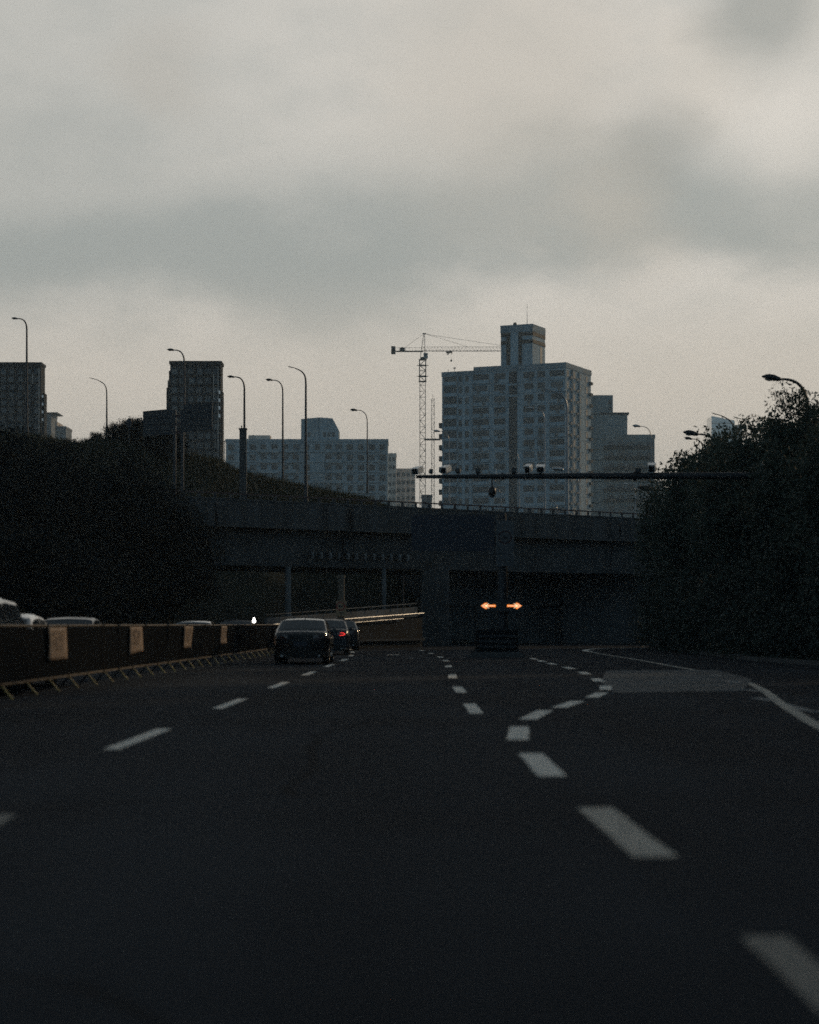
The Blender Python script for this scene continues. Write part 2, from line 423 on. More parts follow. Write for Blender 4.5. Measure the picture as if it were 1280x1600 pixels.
def dash(center, ang, length, width, name='lane_dash', m='paint'):
    c, s_ = math.cos(ang), math.sin(ang)
    mb = MB(); n = 4; top = []; 
    vs = []
    for i in range(n + 1):
        t = -length/2 + length * i / n
        for w in (-width/2, width/2):
            j = random.uniform(-.006, .006)
            vs.append((t, w + j, 0))
    mb.add(vs, [(2*i, 2*i+2, 2*i+3, 2*i+1) for i in range(n)])
    o = mb.build(name, M[m], road, (center[0], center[1], .0085), ang)
    return o
def along(pts, start, period, length, width, m='paint', end=None):
    pts = [Vector((p[0], p[1])) for p in pts]
    seg = [0]
    for a, b in zip(pts[:-1], pts[1:]): seg.append(seg[-1] + (b-a).length)
    def at(s):
        i = max(k for k in range(len(seg)) if seg[k] <= s + 1e-6); i = min(i, len(pts)-2)
        t = (s - seg[i]) / (seg[i+1] - seg[i]); return pts[i].lerp(pts[i+1], t)
    s = start
    while s + length/2 < (end or seg[-1]):
        a, b = at(max(0, s - length/2)), at(s + length/2); d = b - a
        dash((a+b)/2, math.atan2(d.y, d.x), length, width, m=m); s += period
def gp(px, py): p = G(px, py); return (p.x, p.y)
# left lane line: 4 m dashes every 10 m, from beside the camera up to the bridge
first = gp(220, 1154)
dash((-2.57, 11.7), math.atan2(1, -.04), 4.0, .175, m='near_dimmed'); dash((-2.3, 2.0), math.atan2(1, -.02), 4.0, .175, m='worn')
for k in range(0, 9):
    y = 22.85 + 10.0*k
    x = -3.24 + 0.0135*y if y < 75 else -2.24 - 0.0009*(y-75)**2
    sl = 0.0135 if y < 75 else -0.0018*(y-75)
    dash((x, y), math.atan2(1, sl), 4.1, 0.175)
# middle lane line that begins beyond the merge
for px, py in ((739,1107.5),(717.5,1078),(707,1057),(701,1041.5),(696.5,1032.5),(688,1026.8),(674,1021.2),(659,1016.7)):
    c = gp(px, py)
    i = 0 if c[1] < 60 else 1
    ang = R(90) if c[1] < 50 else math.atan2(1, {0:.02}.get(1, .02)) if c[1] < 70 else math.atan2(10, -.2 if c[1] < 85 else -.42)
    dash(c, ang, 3.6 if c[1] < 60 else 2.6, 0.20)
# the line that swings right where the exit lane opens: 2.4 m dashes every 6 m
S_pts = [(1.41,6.85), gp(972,1298), gp(845,1195), gp(810.5,1146), gp(839,1117.5), gp(889,1101), gp(933,1086.5), gp(946.5,1075), gp(934,1063), gp(913,1052), gp(888.5,1044), gp(862,1037.5), gp(846,1033.2), gp(834,1029.6)]
SL = [3.0,3.0,3.0,2.9,2.9,2.7,2.6,2.6,2.6,2.6,2.6,2.6,2.6,2.6]
for i, p in enumerate(S_pts):
    a = S_pts[max(i-1, 0)]; b = S_pts[min(i+1, len(S_pts)-1)]
    dash(p, math.atan2(b[1]-a[1], b[0]-a[0]) if i else R(90), SL[i], 0.235 if i else .185, m=('near_dimmed','worn')[i] if i < 2 else 'paint')
dash((1.42, .9), R(90), 3.0, .185, m='near_dimmed')
solid_later = True
# solid edge line of the exit lane, a kerb-side branch and worn dashes beside it
def solid(pts, w, name, m, z=.0075):
    mb = MB(); L = []; Rr = []
    for i, p in enumerate(pts):
        a = Vector(pts[max(i-1,0)]); b = Vector(pts[min(i+1,len(pts)-1)]); d = (b-a).normalized(); n = Vector((-d.y, d.x))
        wi = w[i] if isinstance(w, (list, tuple)) else w
        p = Vector(p); L.append((*(p+n*wi/2), z)); Rr.append((*(p-n*wi/2), z))
    vs = [v for pr in zip(L, Rr) for v in pr]
    mb.add(vs, [(2*i, 2*i+1, 2*i+3, 2*i+2) for i in range(len(pts)-1)])
    return mb.build(name, M[m], road)
def spline(pts, n=6):
    out = []
    for i in range(len(pts)-1):
        p0 = Vector(pts[max(i-1,0)]); p1 = Vector(pts[i]); p2 = Vector(pts[i+1]); p3 = Vector(pts[min(i+2,len(pts)-1)])
        for k in range(n):
            t = k/n
            out.append(0.5*((2*p1)+(p2-p0)*t+(2*p0-5*p1+4*p2-p3)*t*t+(3*p1-p0-3*p2+p3)*t*t*t))
    return out + [Vector(pts[-1])]
edge_pts = [(4.2,3),(4.3,14),(4.55,20), gp(1285,1138), gp(1248,1117), gp(1218,1098), gp(1188,1076), gp(1150,1061), gp(1095,1049), gp(1050,1041), gp(990,1030), gp(945,1023), gp(922,1018.5)]
E = spline(edge_pts)
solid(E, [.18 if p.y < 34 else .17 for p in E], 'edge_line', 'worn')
loop = spline([gp(922,1018.5), gp(914,1016.6), gp(922,1014.7), gp(945,1013.4), gp(1020,1012.6)])
solid(loop, .3, 'edge_line', 'paint', .0095)
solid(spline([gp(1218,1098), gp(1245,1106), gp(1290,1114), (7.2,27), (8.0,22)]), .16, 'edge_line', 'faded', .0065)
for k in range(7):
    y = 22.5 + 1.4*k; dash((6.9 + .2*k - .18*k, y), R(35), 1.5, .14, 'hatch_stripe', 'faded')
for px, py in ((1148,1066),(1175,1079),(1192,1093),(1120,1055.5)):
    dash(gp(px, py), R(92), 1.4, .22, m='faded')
for px, py in ((614,1023.3),(641,1029)):
    dash(gp(px, py), R(3), .5 if px < 620 else .22, 1.0 if px < 620 else .6, 'lane_arrow_stroke', 'paint' if px < 620 else 'faded')

# ---------------------------------------------------------------- overpass (skewed across the road)
BA = math.atan2(0.86, 1.0)
ou = Vector((math.cos(BA), math.sin(BA), 0)); ov = Vector((-math.sin(BA), math.cos(BA), 0))
over = thing('overpass', 'grey concrete road overpass crossing the road on a skew with a red top rail', 'bridge', (0, 117, 0), BA)
U0, U1, DW = -46, 62, 13.0
mb = MB()
mb.box(U0, U1, 0.0, .22, 6.38, 7.78)           # fascia and parapet in one face
mb.box(U0, U1, DW-.22, DW, 6.38, 7.78)
mb.build('parapet', M['concrete'], over)
mb = MB()
for k in range(-12, 20): mb.box(k*3.0-.025, k*3.0+.025, -.012, 0, 6.39, 7.77)
mb.box(U0, U1, -.05, 0, 6.30, 6.38); mb.box(U0, U1, -.04, 0, 7.70, 7.76); mb.build('joint_strip', M['concrete_dark'], over)
for xk in (-13.2, -4.2, 7.7, 16.9):
    mb = MB(); mb.tube([(xk,-.09,7.5),(xk,-.09,6.35),(xk,.6,6.1),(xk,.8,4.6)], .055, 8); mb.build('drain_pipe', M['steel_dark'], over)
mb = MB(); mb.box(U0, U1, .22, DW-.22, 6.42, 6.75); mb.build('deck', M['concrete_dark'], over)
for v0, v1 in ((.9, 4.6), (5.1, 8.3), (8.8, 12.1)):
    mb = MB(); d = .35
    vs = [(U0,v0+d,4.35),(U0,v1-d,4.35),(U0,v1,6.42),(U0,v0,6.42),(U1,v0+d,4.35),(U1,v1-d,4.35),(U1,v1,6.42),(U1,v0,6.42)]
    mb.add(vs, [(0,1,2,3),(7,6,5,4),(0,3,7,4),(1,5,6,2),(0,4,5,1)])
    mb.build('girder', M['concrete_dark'], over)
brk = None
for k in range(12):
    if brk is None:
        mb = MB(); mb.box(-.09, .09, -.2, 0, -.16, .16); mb.box(-.05,.05,-.26,-.2,-.1,.1)
        brk = mb.build('bracket', M['steel'], over, (-6.2, 1.05, 4.98))
    else:
        b = brk.copy(); COL.objects.link(b); b.location = (-6.2 + .62*k, 1.05, 4.98)
rail = MB(); rail.box(U0, U1, .04, .14, 8.0, 8.07); rail.box(U0, U1, DW-.14, DW-.04, 8.0, 8.07)
rl = rail.build('handrail', M['red_rail'], over)
post0 = None
for k in range(46):
    x = -22 + k*.98
    if post0 is None:
        mb = MB(); mb.box(-.06, .06, -.04, .04, 0, .22); post0 = mb.build('rail_post', M['steel_dark'], over, (x, .09, 7.78))
    else:
        b = post0.copy(); COL.objects.link(b); b.location = (x, .09, 7.78)
# a middle pier wall, slim columns, cap beams, abutment
def wpier(px0, px1, Y, top, depth, name, m, label=None):
    x0, x1 = (px0-640)*Y/F, (px1-640)*Y/F
    mb = MB(); bev = .12
    mb.add([(x0+bev,Y,0),(x1-bev,Y,0),(x1,Y+bev,0),(x1,Y+depth,0),(x0,Y+depth,0),(x0,Y+bev,0),
            (x0+bev,Y,top),(x1-bev,Y,top),(x1,Y+bev,top),(x1,Y+depth,top),(x0,Y+depth,top),(x0,Y+bev,top)],
           [(0,1,7,6),(1,2,8,7),(2,3,9,8),(3,4,10,9),(4,5,11,10),(5,0,6,11),(6,7,8,9,10,11)])
    o = mb.build(name, M[m]); 
    o.parent = over; o.matrix_parent_inverse = over.matrix_basis.inverted() if False else (Matrix.Translation(over.location) @ Matrix.Rotation(BA, 4, 'Z')).inverted()
    if label: o['label'] = label
    return o
wpier(657, 702, 119, 4.34, 3.0, 'pier', 'concrete_dark', 'wide dark wall pier')
for px, w, Y in ((450, 10, 112.9), (600, 7, 117.6)):
    x = (px-640)*Y/F; mb = MB(); r = w/2*Y/F
    mb.cyl((x,Y,0),(x,Y,4.34), r, r, 14)
    o = mb.build('column', M['concrete_wall']); o.parent = over
    o.matrix_parent_inverse = (Matrix.Translation(over.location) @ Matrix.Rotation(BA, 4, 'Z')).inverted()
# concrete panel wall beyond the bridge opening
wall = thing('retaining_wall', 'grey concrete panel wall closing the underpass behind the lit arrows', 'wall', (0, 137, 0))
x0, x1 = (690-640)*137/F, (878-640)*137/F
mb = MB(); mb.box(x0, x1, 0, .5, 0, 3.62); mb.build('wall_face', M['concrete_wall'], wall)
mb = MB(); mb.box(x0-.05, x1+.05, -.06, .56, 3.62, 3.8); mb.build('coping', M['concrete'], wall)
mb = MB()
mb.box(x0, x1, -.03, 0, 2.35, 2.43)
for px in (700, 742, 868): xx = (px-640)*137/F; mb.box(xx-.05, xx+.05, -.03, 0, 0, 2.35)
mb.build('joint_strip', M['concrete_dark'], wall)
wall2 = MB(); wall2.box(-2.4, 30, 138.2, 139.5, 0, 7.2); wall2.box((880-640)*134/F, 30, 134, 138.2, 0, 6.3)
o = wall2.build('abutment_wall', M['concrete_dark']); tag(o, 'dark concrete abutment wall under the overpass beside the trees', 'wall')

# ramp wall with a sunlit guard rail, seen under the bridge
ramp = thing('ramp_wall', 'low concrete ramp wall with sunlit guard rail climbing under the overpass', 'wall')
A = P(425, 990, 101); B = P(660, 990, 114)
def strip(t0, t1, z0a, z0b, z1a, z1b, th, mi=0, off=0, mb=None):
    a = A.lerp(B, t0); b = A.lerp(B, t1); d = (B - A).normalized(); n = Vector((d.y, -d.x, 0)); n = n if n.y < 0 else -n
    vs = []
    for p, z0, z1 in ((a, z0a, z1a), (b, z0b, z1b)):
        for q in (off, off - th):
            for z in (z0, z1):
                w = p + n * q; vs.append((w.x, w.y, z))
    mb.add(vs, [(0,4,5,1),(2,3,7,6),(1,5,7,3),(0,2,6,4),(0,1,3,2),(4,6,7,5)], mi)
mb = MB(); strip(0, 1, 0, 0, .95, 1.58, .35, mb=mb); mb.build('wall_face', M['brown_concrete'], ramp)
mb = MB(); strip(0, 1, 1.02, 1.66, 1.54, 2.18, .1, off=-.3, mb=mb); mb.build('screen_panel', M['concrete_wall'], ramp)
def gtube(t1, za, zb, r_, name):
    mb = MB(); b = A.lerp(B, t1); mb.tube([(A.x+.05, A.y-.2, za), ((A.x+b.x)/2+.05, (A.y+b.y)/2-.2, (za+zb)/2), (b.x+.05, b.y-.2, zb)], r_, 10); mb.build(name, M['steel_bright'], ramp)
gtube(1, 1.21, 1.83, .06, 'guard_rail'); gtube(.85, 1.01, 1.53, .035, 'guard_rail')
mb = MB(); strip(0, 1, .34, .36, .44, .48, .2, off=.18, mb=mb); mb.build('ledge', M['concrete_dark'], ramp)
mb = MB(); strip(0, 1, 1.68, 2.36, 1.71, 2.39, .04, off=-.32, mb=mb)
for k in range(12):
    t = k/11; p = A.lerp(B, t); z = 1.54 + .64*t; mb.cyl((p.x, p.y+.33, z), (p.x, p.y+.33, z+.18+.03*t), .018, n=5)
mb.build('handrail', M['steel'], ramp)

# ---------------------------------------------------------------- hill behind the overpass
def crest(x):   # crest height by x at Y=150
    pts = [(-60,14.2),(-34,14.9),(-29.3,14.7),(-26.8,14.5),(-24.7,14.1),(-23.3,14.0),(-20,14.3),(-17.5,13.6),(-15,13.0),(-13.5,12.7),(-12.5,12.1),(-10,11.45),(-6.4,10.7),(-3.2,10.05),(-1.2,9.3),(.6,5),(1.5,.0),(60,0)]
    return float(np.interp(x, [p[0] for p in pts], [p[1] for p in pts]))
def hill_z(x, y):
    c = crest(x); w = 26.0 if x < -8 else 22
    if y < 150:
        t = max(0, (y - (150 - w)) / w); return c * (t*t*(3-2*t)) ** .8
    if y < 164: return c
    t = min(1, (y - 164) / 70); return c * (1 - t*t*(3-2*t))
mb = MB(); gx = np.linspace(-70, 50, 81); gy = np.concatenate([np.linspace(122, 152, 26), np.linspace(156, 236, 12)])
vs = []
for y in gy:
    for x in gx: vs.append((x, y, hill_z(x, y) - .05 + (random.uniform(-.12, .08) if 126 < y < 160 else 0)))
nx = len(gx)
mb.add(vs, [(j*nx+i, j*nx+i+1, (j+1)*nx+i+1, (j+1)*nx+i) for j in range(len(gy)-1) for i in range(nx-1)], 0, True)
tag(mb.build('hill', M['grass']), kind='structure')
# grass on the hill
rng = np.random.default_rng(3)
def blades(n, fx, name, hmin, hmax):
    V = np.zeros((n*3, 3)); 
    xs, ys_ = fx(n)
    h = rng.uniform(hmin, hmax, n) * rng.choice([1, 1, 1, 1.7], n); a = rng.uniform(0, 6.28, n); w = rng.uniform(.015, .04, n); ln = rng.normal(0, .12, (n, 2))
    z = np.array([hill_z(x, y) for x, y in zip(xs, ys_)]) - .06
    V[0::3] = np.c_[xs - np.cos(a)*w, ys_ - np.sin(a)*w, z]; V[1::3] = np.c_[xs + np.cos(a)*w, ys_ + np.sin(a)*w, z]
    V[2::3] = np.c_[xs + ln[:,0], ys_ + ln[:,1], z + h]
    me = bpy.data.meshes.new(name); me.from_pydata(V.tolist(), [], np.arange(n*3).reshape(n, 3).tolist()); me.materials.append(M['blade'])
    return link(name, me)
o = blades(60000, lambda n: (rng.uniform(-36, 4, n), 150 - np.abs(rng.normal(0, 7, n)) + 1.5), 'grass', .15, .42)
tag(o, 'rough grass growing over the embankment crest behind the overpass', 'grass', kind='stuff')

# ---------------------------------------------------------------- foliage
def leaf_cloud(name, seed, rx, ry, rz, nclump, per, size, m, lobes=None, spread=.36, base_fill=False):
    r = np.random.default_rng(seed)
    d = r.normal(size=(nclump, 3)); d /= np.linalg.norm(d, axis=1)[:, None]
    rad = r.uniform(.30, 1.0, nclump) ** .5
    c = d * rad[:, None] * np.array([rx, ry, rz])
    c *= (1 + .25*np.sin(3*np.arctan2(c[:,1], c[:,0]) + seed))[:, None]
    if base_fill: c[:, 2] = np.where(c[:, 2] < 0, c[:, 2]*1.0, c[:, 2])
    n = nclump*per
    p = np.repeat(c, per, 0) + np.clip(r.normal(size=(n, 3)), -1.7, 1.7) * spread * np.repeat(r.uniform(.6, 1.3, nclump), per)[:, None]
    a = r.normal(size=(n, 3)); a /= np.linalg.norm(a, axis=1)[:, None]
    b = np.cross(a, r.normal(size=(n, 3))); b /= np.linalg.norm(b, axis=1)[:, None]
    s = r.uniform(.6, 1.35, n)[:, None]*size
    V = np.empty((n*4, 3)); V[0::4] = p - a*s; V[1::4] = p + b*s*.42; V[2::4] = p + a*s; V[3::4] = p - b*s*.42
    me = bpy.data.meshes.new(name); me.from_pydata(V.tolist(), [], np.arange(n*4).reshape(n, 4).tolist()); me.materials.append(m)
    return me, c
def tree_proto(name, seed, h, rx, ry, rz, nclump, per, size, m, trunk_r=.16, spread=.36):
    t = link(name, None)
    me, c = leaf_cloud('crown', seed, rx, ry, rz, nclump, per, size, m, spread=spread)
    cz = h - rz*1.05
    link('crown', me, t, (0, 0, cz))
    mb = MB(); mb.tube([(0,0,-.1),(.05,.02,cz*.4),(-.04,.06,cz*.75),(.02,0,cz+rz*.5)], [trunk_r*1.25, trunk_r, trunk_r*.8, trunk_r*.3], 8)
    r = random.Random(seed)
    for i in r.sample(range(len(c)), min(14, len(c))):
        q = Vector(c[i]) + Vector((0,0,cz)); s = Vector((0, 0, cz*r.uniform(.45, .95)))
        mid = s.lerp(q, .55) + Vector((0,0,-.15)); mb.tube([s, mid, q], [trunk_r*.45, trunk_r*.3, trunk_r*.08], 6)
    mb.build('trunk', M['bark'], t)
    return t
used = set()
def place(proto, x, y, rz, sc, label, cat, group, z=0):
    t = proto if id(proto) not in used else copy_tree(proto)
    used.add(id(proto))
    t.location = (x, y, z); t.rotation_euler = (0, 0, rz); t.scale = (sc, sc, sc) if isinstance(sc, (int, float)) else sc
    tag(t, label, cat, group); return t
tp1 = tree_proto('roadside_tree', 11, 8.0, 2.1, 2.1, 2.6, 150, 170, .10, M['leaf'])
tp2 = tree_proto('roadside_tree', 23, 8.6, 2.3, 2.2, 3.0, 160, 170, .105, M['leaf'])
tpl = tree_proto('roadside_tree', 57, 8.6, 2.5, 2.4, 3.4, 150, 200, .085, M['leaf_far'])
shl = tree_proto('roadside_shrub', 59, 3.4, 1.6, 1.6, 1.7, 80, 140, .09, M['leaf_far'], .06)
tp3 = tree_proto('slender_tree', 31, 10.6, 1.75, 1.7, 2.9, 150, 120, .085, M['leaf'], .12, .27)
sh1 = tree_proto('roadside_shrub', 41, 3.1, 1.7, 1.4, 1.5, 80, 150, .085, M['leaf2'], .06)
sh2 = tree_proto('roadside_shrub', 43, 3.6, 1.5, 1.6, 1.8, 85, 150, .085, M['leaf2'], .06)
GT = 'trees along the exit lane'
def tree_px(proto, px, ytop, Y, h, sc_r, label, rz):
    top = HC + (HZ - ytop)*Y/F; s = top/h
    return place(proto, (px-640)*Y/F, Y, rz, (s*sc_r, s*sc_r, s), label, 'tree', GT)
tree_px(tp1, 1074, 736, 104, 8.0, .86, 'dark rounded tree at the left end of the roadside row, beside the overpass', .3)
tree_px(tp2, 1108, 702, 92, 8.6, .86, 'dark tree behind the lamp head that reaches out below the glass tower', 1.7)
tree_px(tp1, 1150, 672, 86, 8.0, .84, 'dark tree standing just under the pale glass tower', 2.9)
tree_px(tp2, 1205, 658, 79, 8.6, .92, 'dense dark tree between the glass tower and the tall sparse tree', 4.2)
tree_px(tp3, 1266, 600, 71, 10.6, .92, 'tallest sparse tree with sky showing through its top leaves', .8)
tree_px(tp2, 1262, 668, 72, 8.6, .95, 'dense dark tree under the tall sparse tree at the picture edge', 5.2)
tree_px(tp1, 1330, 660, 66, 8.0, 1.0, 'dark tree nearest the camera in the roadside row', 1.1)
tree_px(tp1, 1180, 700, 98, 8.0, 1.0, 'dark tree filling the gap behind the front row', 3.6)
tree_px(tp2, 1100, 752, 112, 8.6, 1.0, 'dark tree farthest back in the roadside row', 2.2)
k = 0
for (x, y, s) in ((13.9,110,1.1),(13.7,106,1.0),(13.4,102,1.15),(13.1,98,1.1),(13.2,94,1.2),(13.0,90,1.1),(13.2,86,1.3),(13.3,82,1.1),(13.3,78,1.2),(13.4,74,1.15),(13.6,70,1.2),(13.8,66,1.1),(13.9,62,1.2),(14.0,58,1.1),
                  (15.4,108,1.7),(15.6,100,1.7),(15.8,92,1.8),(16.0,84,1.7),(16.2,76,1.8),(16.4,68,1.7)):
    place(sh1 if k % 2 else sh2, x, y, k*1.3, s, 'dark leafy shrub in the unbroken hedge along the kerb of the exit lane', 'shrub', 'shrubs along the exit lane kerb'); k += 1
for i, y in enumerate((55, 47, 39, 31, 23, 15, 7)):  # unseen trees added out of view only to shade road and barrier
    place(tp2 if i % 2 else tp1, 18.6, y + 5, i*1.3 + 1, 1.5, 'unseen tree added in a rear row to shade the road and near barrier', 'tree', GT)
    place(tp1 if i % 2 else tp2, 14.6 + .5*(i % 3), y, i*2.1, 1.0, 'unseen tree added alongside the camera to shade the road', 'tree', GT)
# dark trees on the far left beyond the oncoming lanes
GL = 'trees beyond the oncoming lanes'
for i, (px, yt, Y) in enumerate(((-20, 690, 88), (50, 702, 94), (118, 712, 98), (170, 728, 99), (222, 748, 101), (262, 775, 102))):
    x = (px-640)*Y/F; s = (HC + (HZ-yt)*Y/F)/8.6
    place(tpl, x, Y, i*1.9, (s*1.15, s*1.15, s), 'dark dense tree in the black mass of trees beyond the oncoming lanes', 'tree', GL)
for i in range(9):
    place(shl, -14.6 - .15*(i % 3), 54 + i*6.2, i*.9, 1.35, 'dark shrub in the unlit planting beyond the oncoming lanes', 'shrub', 'shrubs beyond the oncoming lanes')
# scrub on the hill crest
for i, (px, py, Y, s) in enumerate(((152,684,149,.35),(182,684,149,.5),(205,683,148,.62),(225,682,148,.7),(245,684,147,.75),(262,690,146,.72),(140,690,150,.25))):
    p = P(px, py, Y); place(shl, p.x, Y, i*1.7, s, 'scrubby bush on the crest of the dark embankment beside the mirror post', 'shrub', 'bushes on the embankment crest', hill_z(p.x, Y) - .4)

# ---------------------------------------------------------------- street lamps
def lamp(label, head, pole_px, base_py, Y, style='pod', base_z=None, thick=.09, lit=False, group='street lamps', mat_='steel_dark', cut=None):
    """head = pixel of the head's outer tip, pole_px = column of the pole; all converted to metres at distance Y."""
    tilt = .15 if group == 'street lamps among the roadside trees' else .09
    hp = P(head[0], head[1], Y); X = (pole_px-640)*Y/F
    zb = base_z if base_z is not None else HC + (HZ - base_py)*Y/F
    t = thing('street_lamp', label, 'street lamp', (X, Y, zb), 0, group)
    dx = hp.x - X; hz = hp.z - zb
    L = abs(dx); sgn = -1 if dx < 0 else 1
    hl = min(.42*L, 1.0)
    rise = .34*L if style == 'bar' else .10*L
    # pole, then an arm that bends over in a smooth curve
    z0 = hz - L*.75 if style == 'pod' else hz - L*1.0
    mb = MB(); mb.tube([(0,0,0),(0,0,z0*.5),(0,0,z0)], [thick*1.15, thick*.9, thick*.7], 8)
    mb.cyl((0,0,0),(0,0,.12), thick*2, thick*2, 8)
    if hz > 4: mb.cyl((0,0,.12),(0,0,1.1), thick*1.35, thick*1.3, 8)
    mb.build('pole', M[mat_], t)
    end = Vector((sgn*(L-hl), 0, hz - (tilt*hl if style == 'pod' else .30*hl)))
    p0 = Vector((0,0,z0)); p1 = Vector((0,0,end.z - (.05*L if style == 'pod' else .32*L))); 
    p2 = Vector((sgn*.12*L, 0, end.z - (.0 if style == 'pod' else .2*L)))
    if style == 'pod': p1 = Vector((0,0,z0+.55*L)); p2 = Vector((sgn*.25*L,0,end.z+.02))
    pts = []
    for i in range(11):
        u = i/10; pts.append(p0*(1-u)**3 + p1*3*u*(1-u)**2 + p2*3*u*u*(1-u) + end*u**3)
    mb = MB(); mb.tube(pts, [thick*.7 - thick*.3*i/10 for i in range(11)], 7); mb.build('arm', M[mat_], t)
    tip = Vector((dx, 0, hz)); d = (tip - end); ln = d.length; d.normalize(); up = Vector((0,0,1)); up = (up - d*up.dot(d)).normalized(); w = d.cross(up)
    mb = MB(); rings = []
    prof = ((-.02,.03,.04,.04),(.0,.07,.07,.09),(.12,.13,.11,.12),(.35,.19,.17,.13),(.6,.20,.18,.12),(.8,.15,.13,.09),(.94,.07,.05,.05),(1.0,.015,.01,.01)) if style == 'pod' else \
           ((0,.05,.025,.025),(.1,.11,.035,.03),(.5,.13,.035,.03),(.9,.12,.03,.03),(1.0,.08,.015,.015))
    sc = ln/.95 if style == 'pod' else max(.7, ln/.95)
    for (u, hw, hu, hd) in prof:
        c = end + d*ln*u; ring = []
        for k in range(12):
            a = 2*math.pi*k/12; y = math.sin(a); ring.append(c + w*hw*sc*math.cos(a) + up*sc*(hu*y if y > 0 else hd*y))
        rings.append(ring)
    mb.loft(rings); h = mb.build('lamp_head', M['lamp_body'] if style == 'pod' and mat_ != 'steel' else M['steel_bright' if mat_ == 'steel' else mat_], t)
    mb = MB(); c = end + d*ln*.62 - up*sc*.11; rings = []
    for (zz, rr) in ((0,.15),(-.03,.13),(-.055,.08),(-.065,.02)) if style == 'pod' else ((.045,.08),(.035,.08)):
        rings.append([c + d*sc*rr*1.3*math.cos(2*math.pi*k/10) + w*sc*rr*math.sin(2*math.pi*k/10) + up*sc*zz for k in range(10)])
    mb.loft(rings); mb.build('lens', M['lamp_lens'], h)
    return t
GR = 'street lamps on the embankment road'
lamp('tallest street lamp rising behind the dark tower at the left picture edge', (18,497), 42, 690, 150, group=GR)
lamp('thin pale street lamp standing alone in the gap between two dark towers', (140,590), 167, 690, 158, 'bar', group=GR, thick=.07)
lamp('street lamp whose pole rises in front of the dark tower with signs', (261,546), 288, 728, 150, group=GR)
lamp('street lamp rising from a dark sleeve beside the dark tower', (355,588), 382, 770, 142, group=GR)
lamp('slim street lamp above the low flat roof of the pale block', (415,593), 442, 768, 150, group=GR, thick=.075)
GB = 'street lamps on the overpass'
def rail_z(px): return 7.0
lamp('tall street lamp with tilted bar head in front of the pale block with turret', (450,572), 478, 783, 128, 'bar', group=GB, thick=.085)
lamp('thin street lamp over the right end of the pale block', (547,640), 574, 770, 165, group=GR, thick=.06)
lamp('tall bar-headed street lamp in front of the big apartment tower', (853,608), 886, 803, 139, 'bar', group=GB, thick=.10, mat_='steel')
lamp('street lamp with a curved arm against the middle of the apartment tower', (822,637), 851, 797, 165, group=GB, thick=.06, mat_='steel')
lamp('street lamp whose dark head overlaps the stepped balconies of the apartment tower', (677,673), 702, 787, 175, group=GB, thick=.05, mat_='steel')
lamp('street lamp whose curved arm crosses the dark shaft of the apartment tower', (790,705), 811, 795, 190, group=GB, thick=.06, mat_='steel')
lamp('low street lamp on the overpass with a pale post under the camera boom', (862,732), 905, 803, 175, group=GB, thick=.05, mat_='steel')
lamp('low bright-armed street lamp under the domed camera', (757,755), 783, 791, 170, 'bar', group=GB, thick=.05, mat_='steel')
lamp('low bright-armed street lamp just above the rail before the apartment tower', (845,778), 872, 799, 170, 'bar', group=GB, thick=.05, mat_='steel')
lamp('street lamp with amber lens over the flat roof of the grey-green block', (988,665), 1018, 806, 165, group=GB, thick=.055, mat_='steel')
lamp('faint street lamp before the grey-green block beneath the camera boom', (974,756), 993, 806, 200, group=GB, thick=.05, mat_='steel')
GX = 'street lamps among the roadside trees'
lamp('large street lamp head reaching over the tall sparse tree', (1190,588), 1262, 0, 73, base_z=0, group=GX, thick=.10)
lamp('street lamp head in front of the pale glass tower, arm rising out of the trees', (1067,675), 1124, 0, 97, base_z=0, group=GX, thick=.10)
lamp('street lamp head in front of the far skyline beneath the camera boom', (996,761), 1050, 0, 118, base_z=0, group=GX, thick=.10)
lamp('small street lamp with amber lens beneath the lamp at the glass tower', (1069,684), 1099, 0, 150, base_z=0, group=GX, thick=.07)
lamp('bar-headed street lamp crossing the face of the pale glass tower', (1112,645), 1147, 0, 130, 'bar', base_z=0, group=GX, thick=.085)
lamp('faint bar-headed street lamp just above the trees right of the glass tower', (1146,651), 1177, 0, 160, 'bar', base_z=0, group=GX, thick=.085)

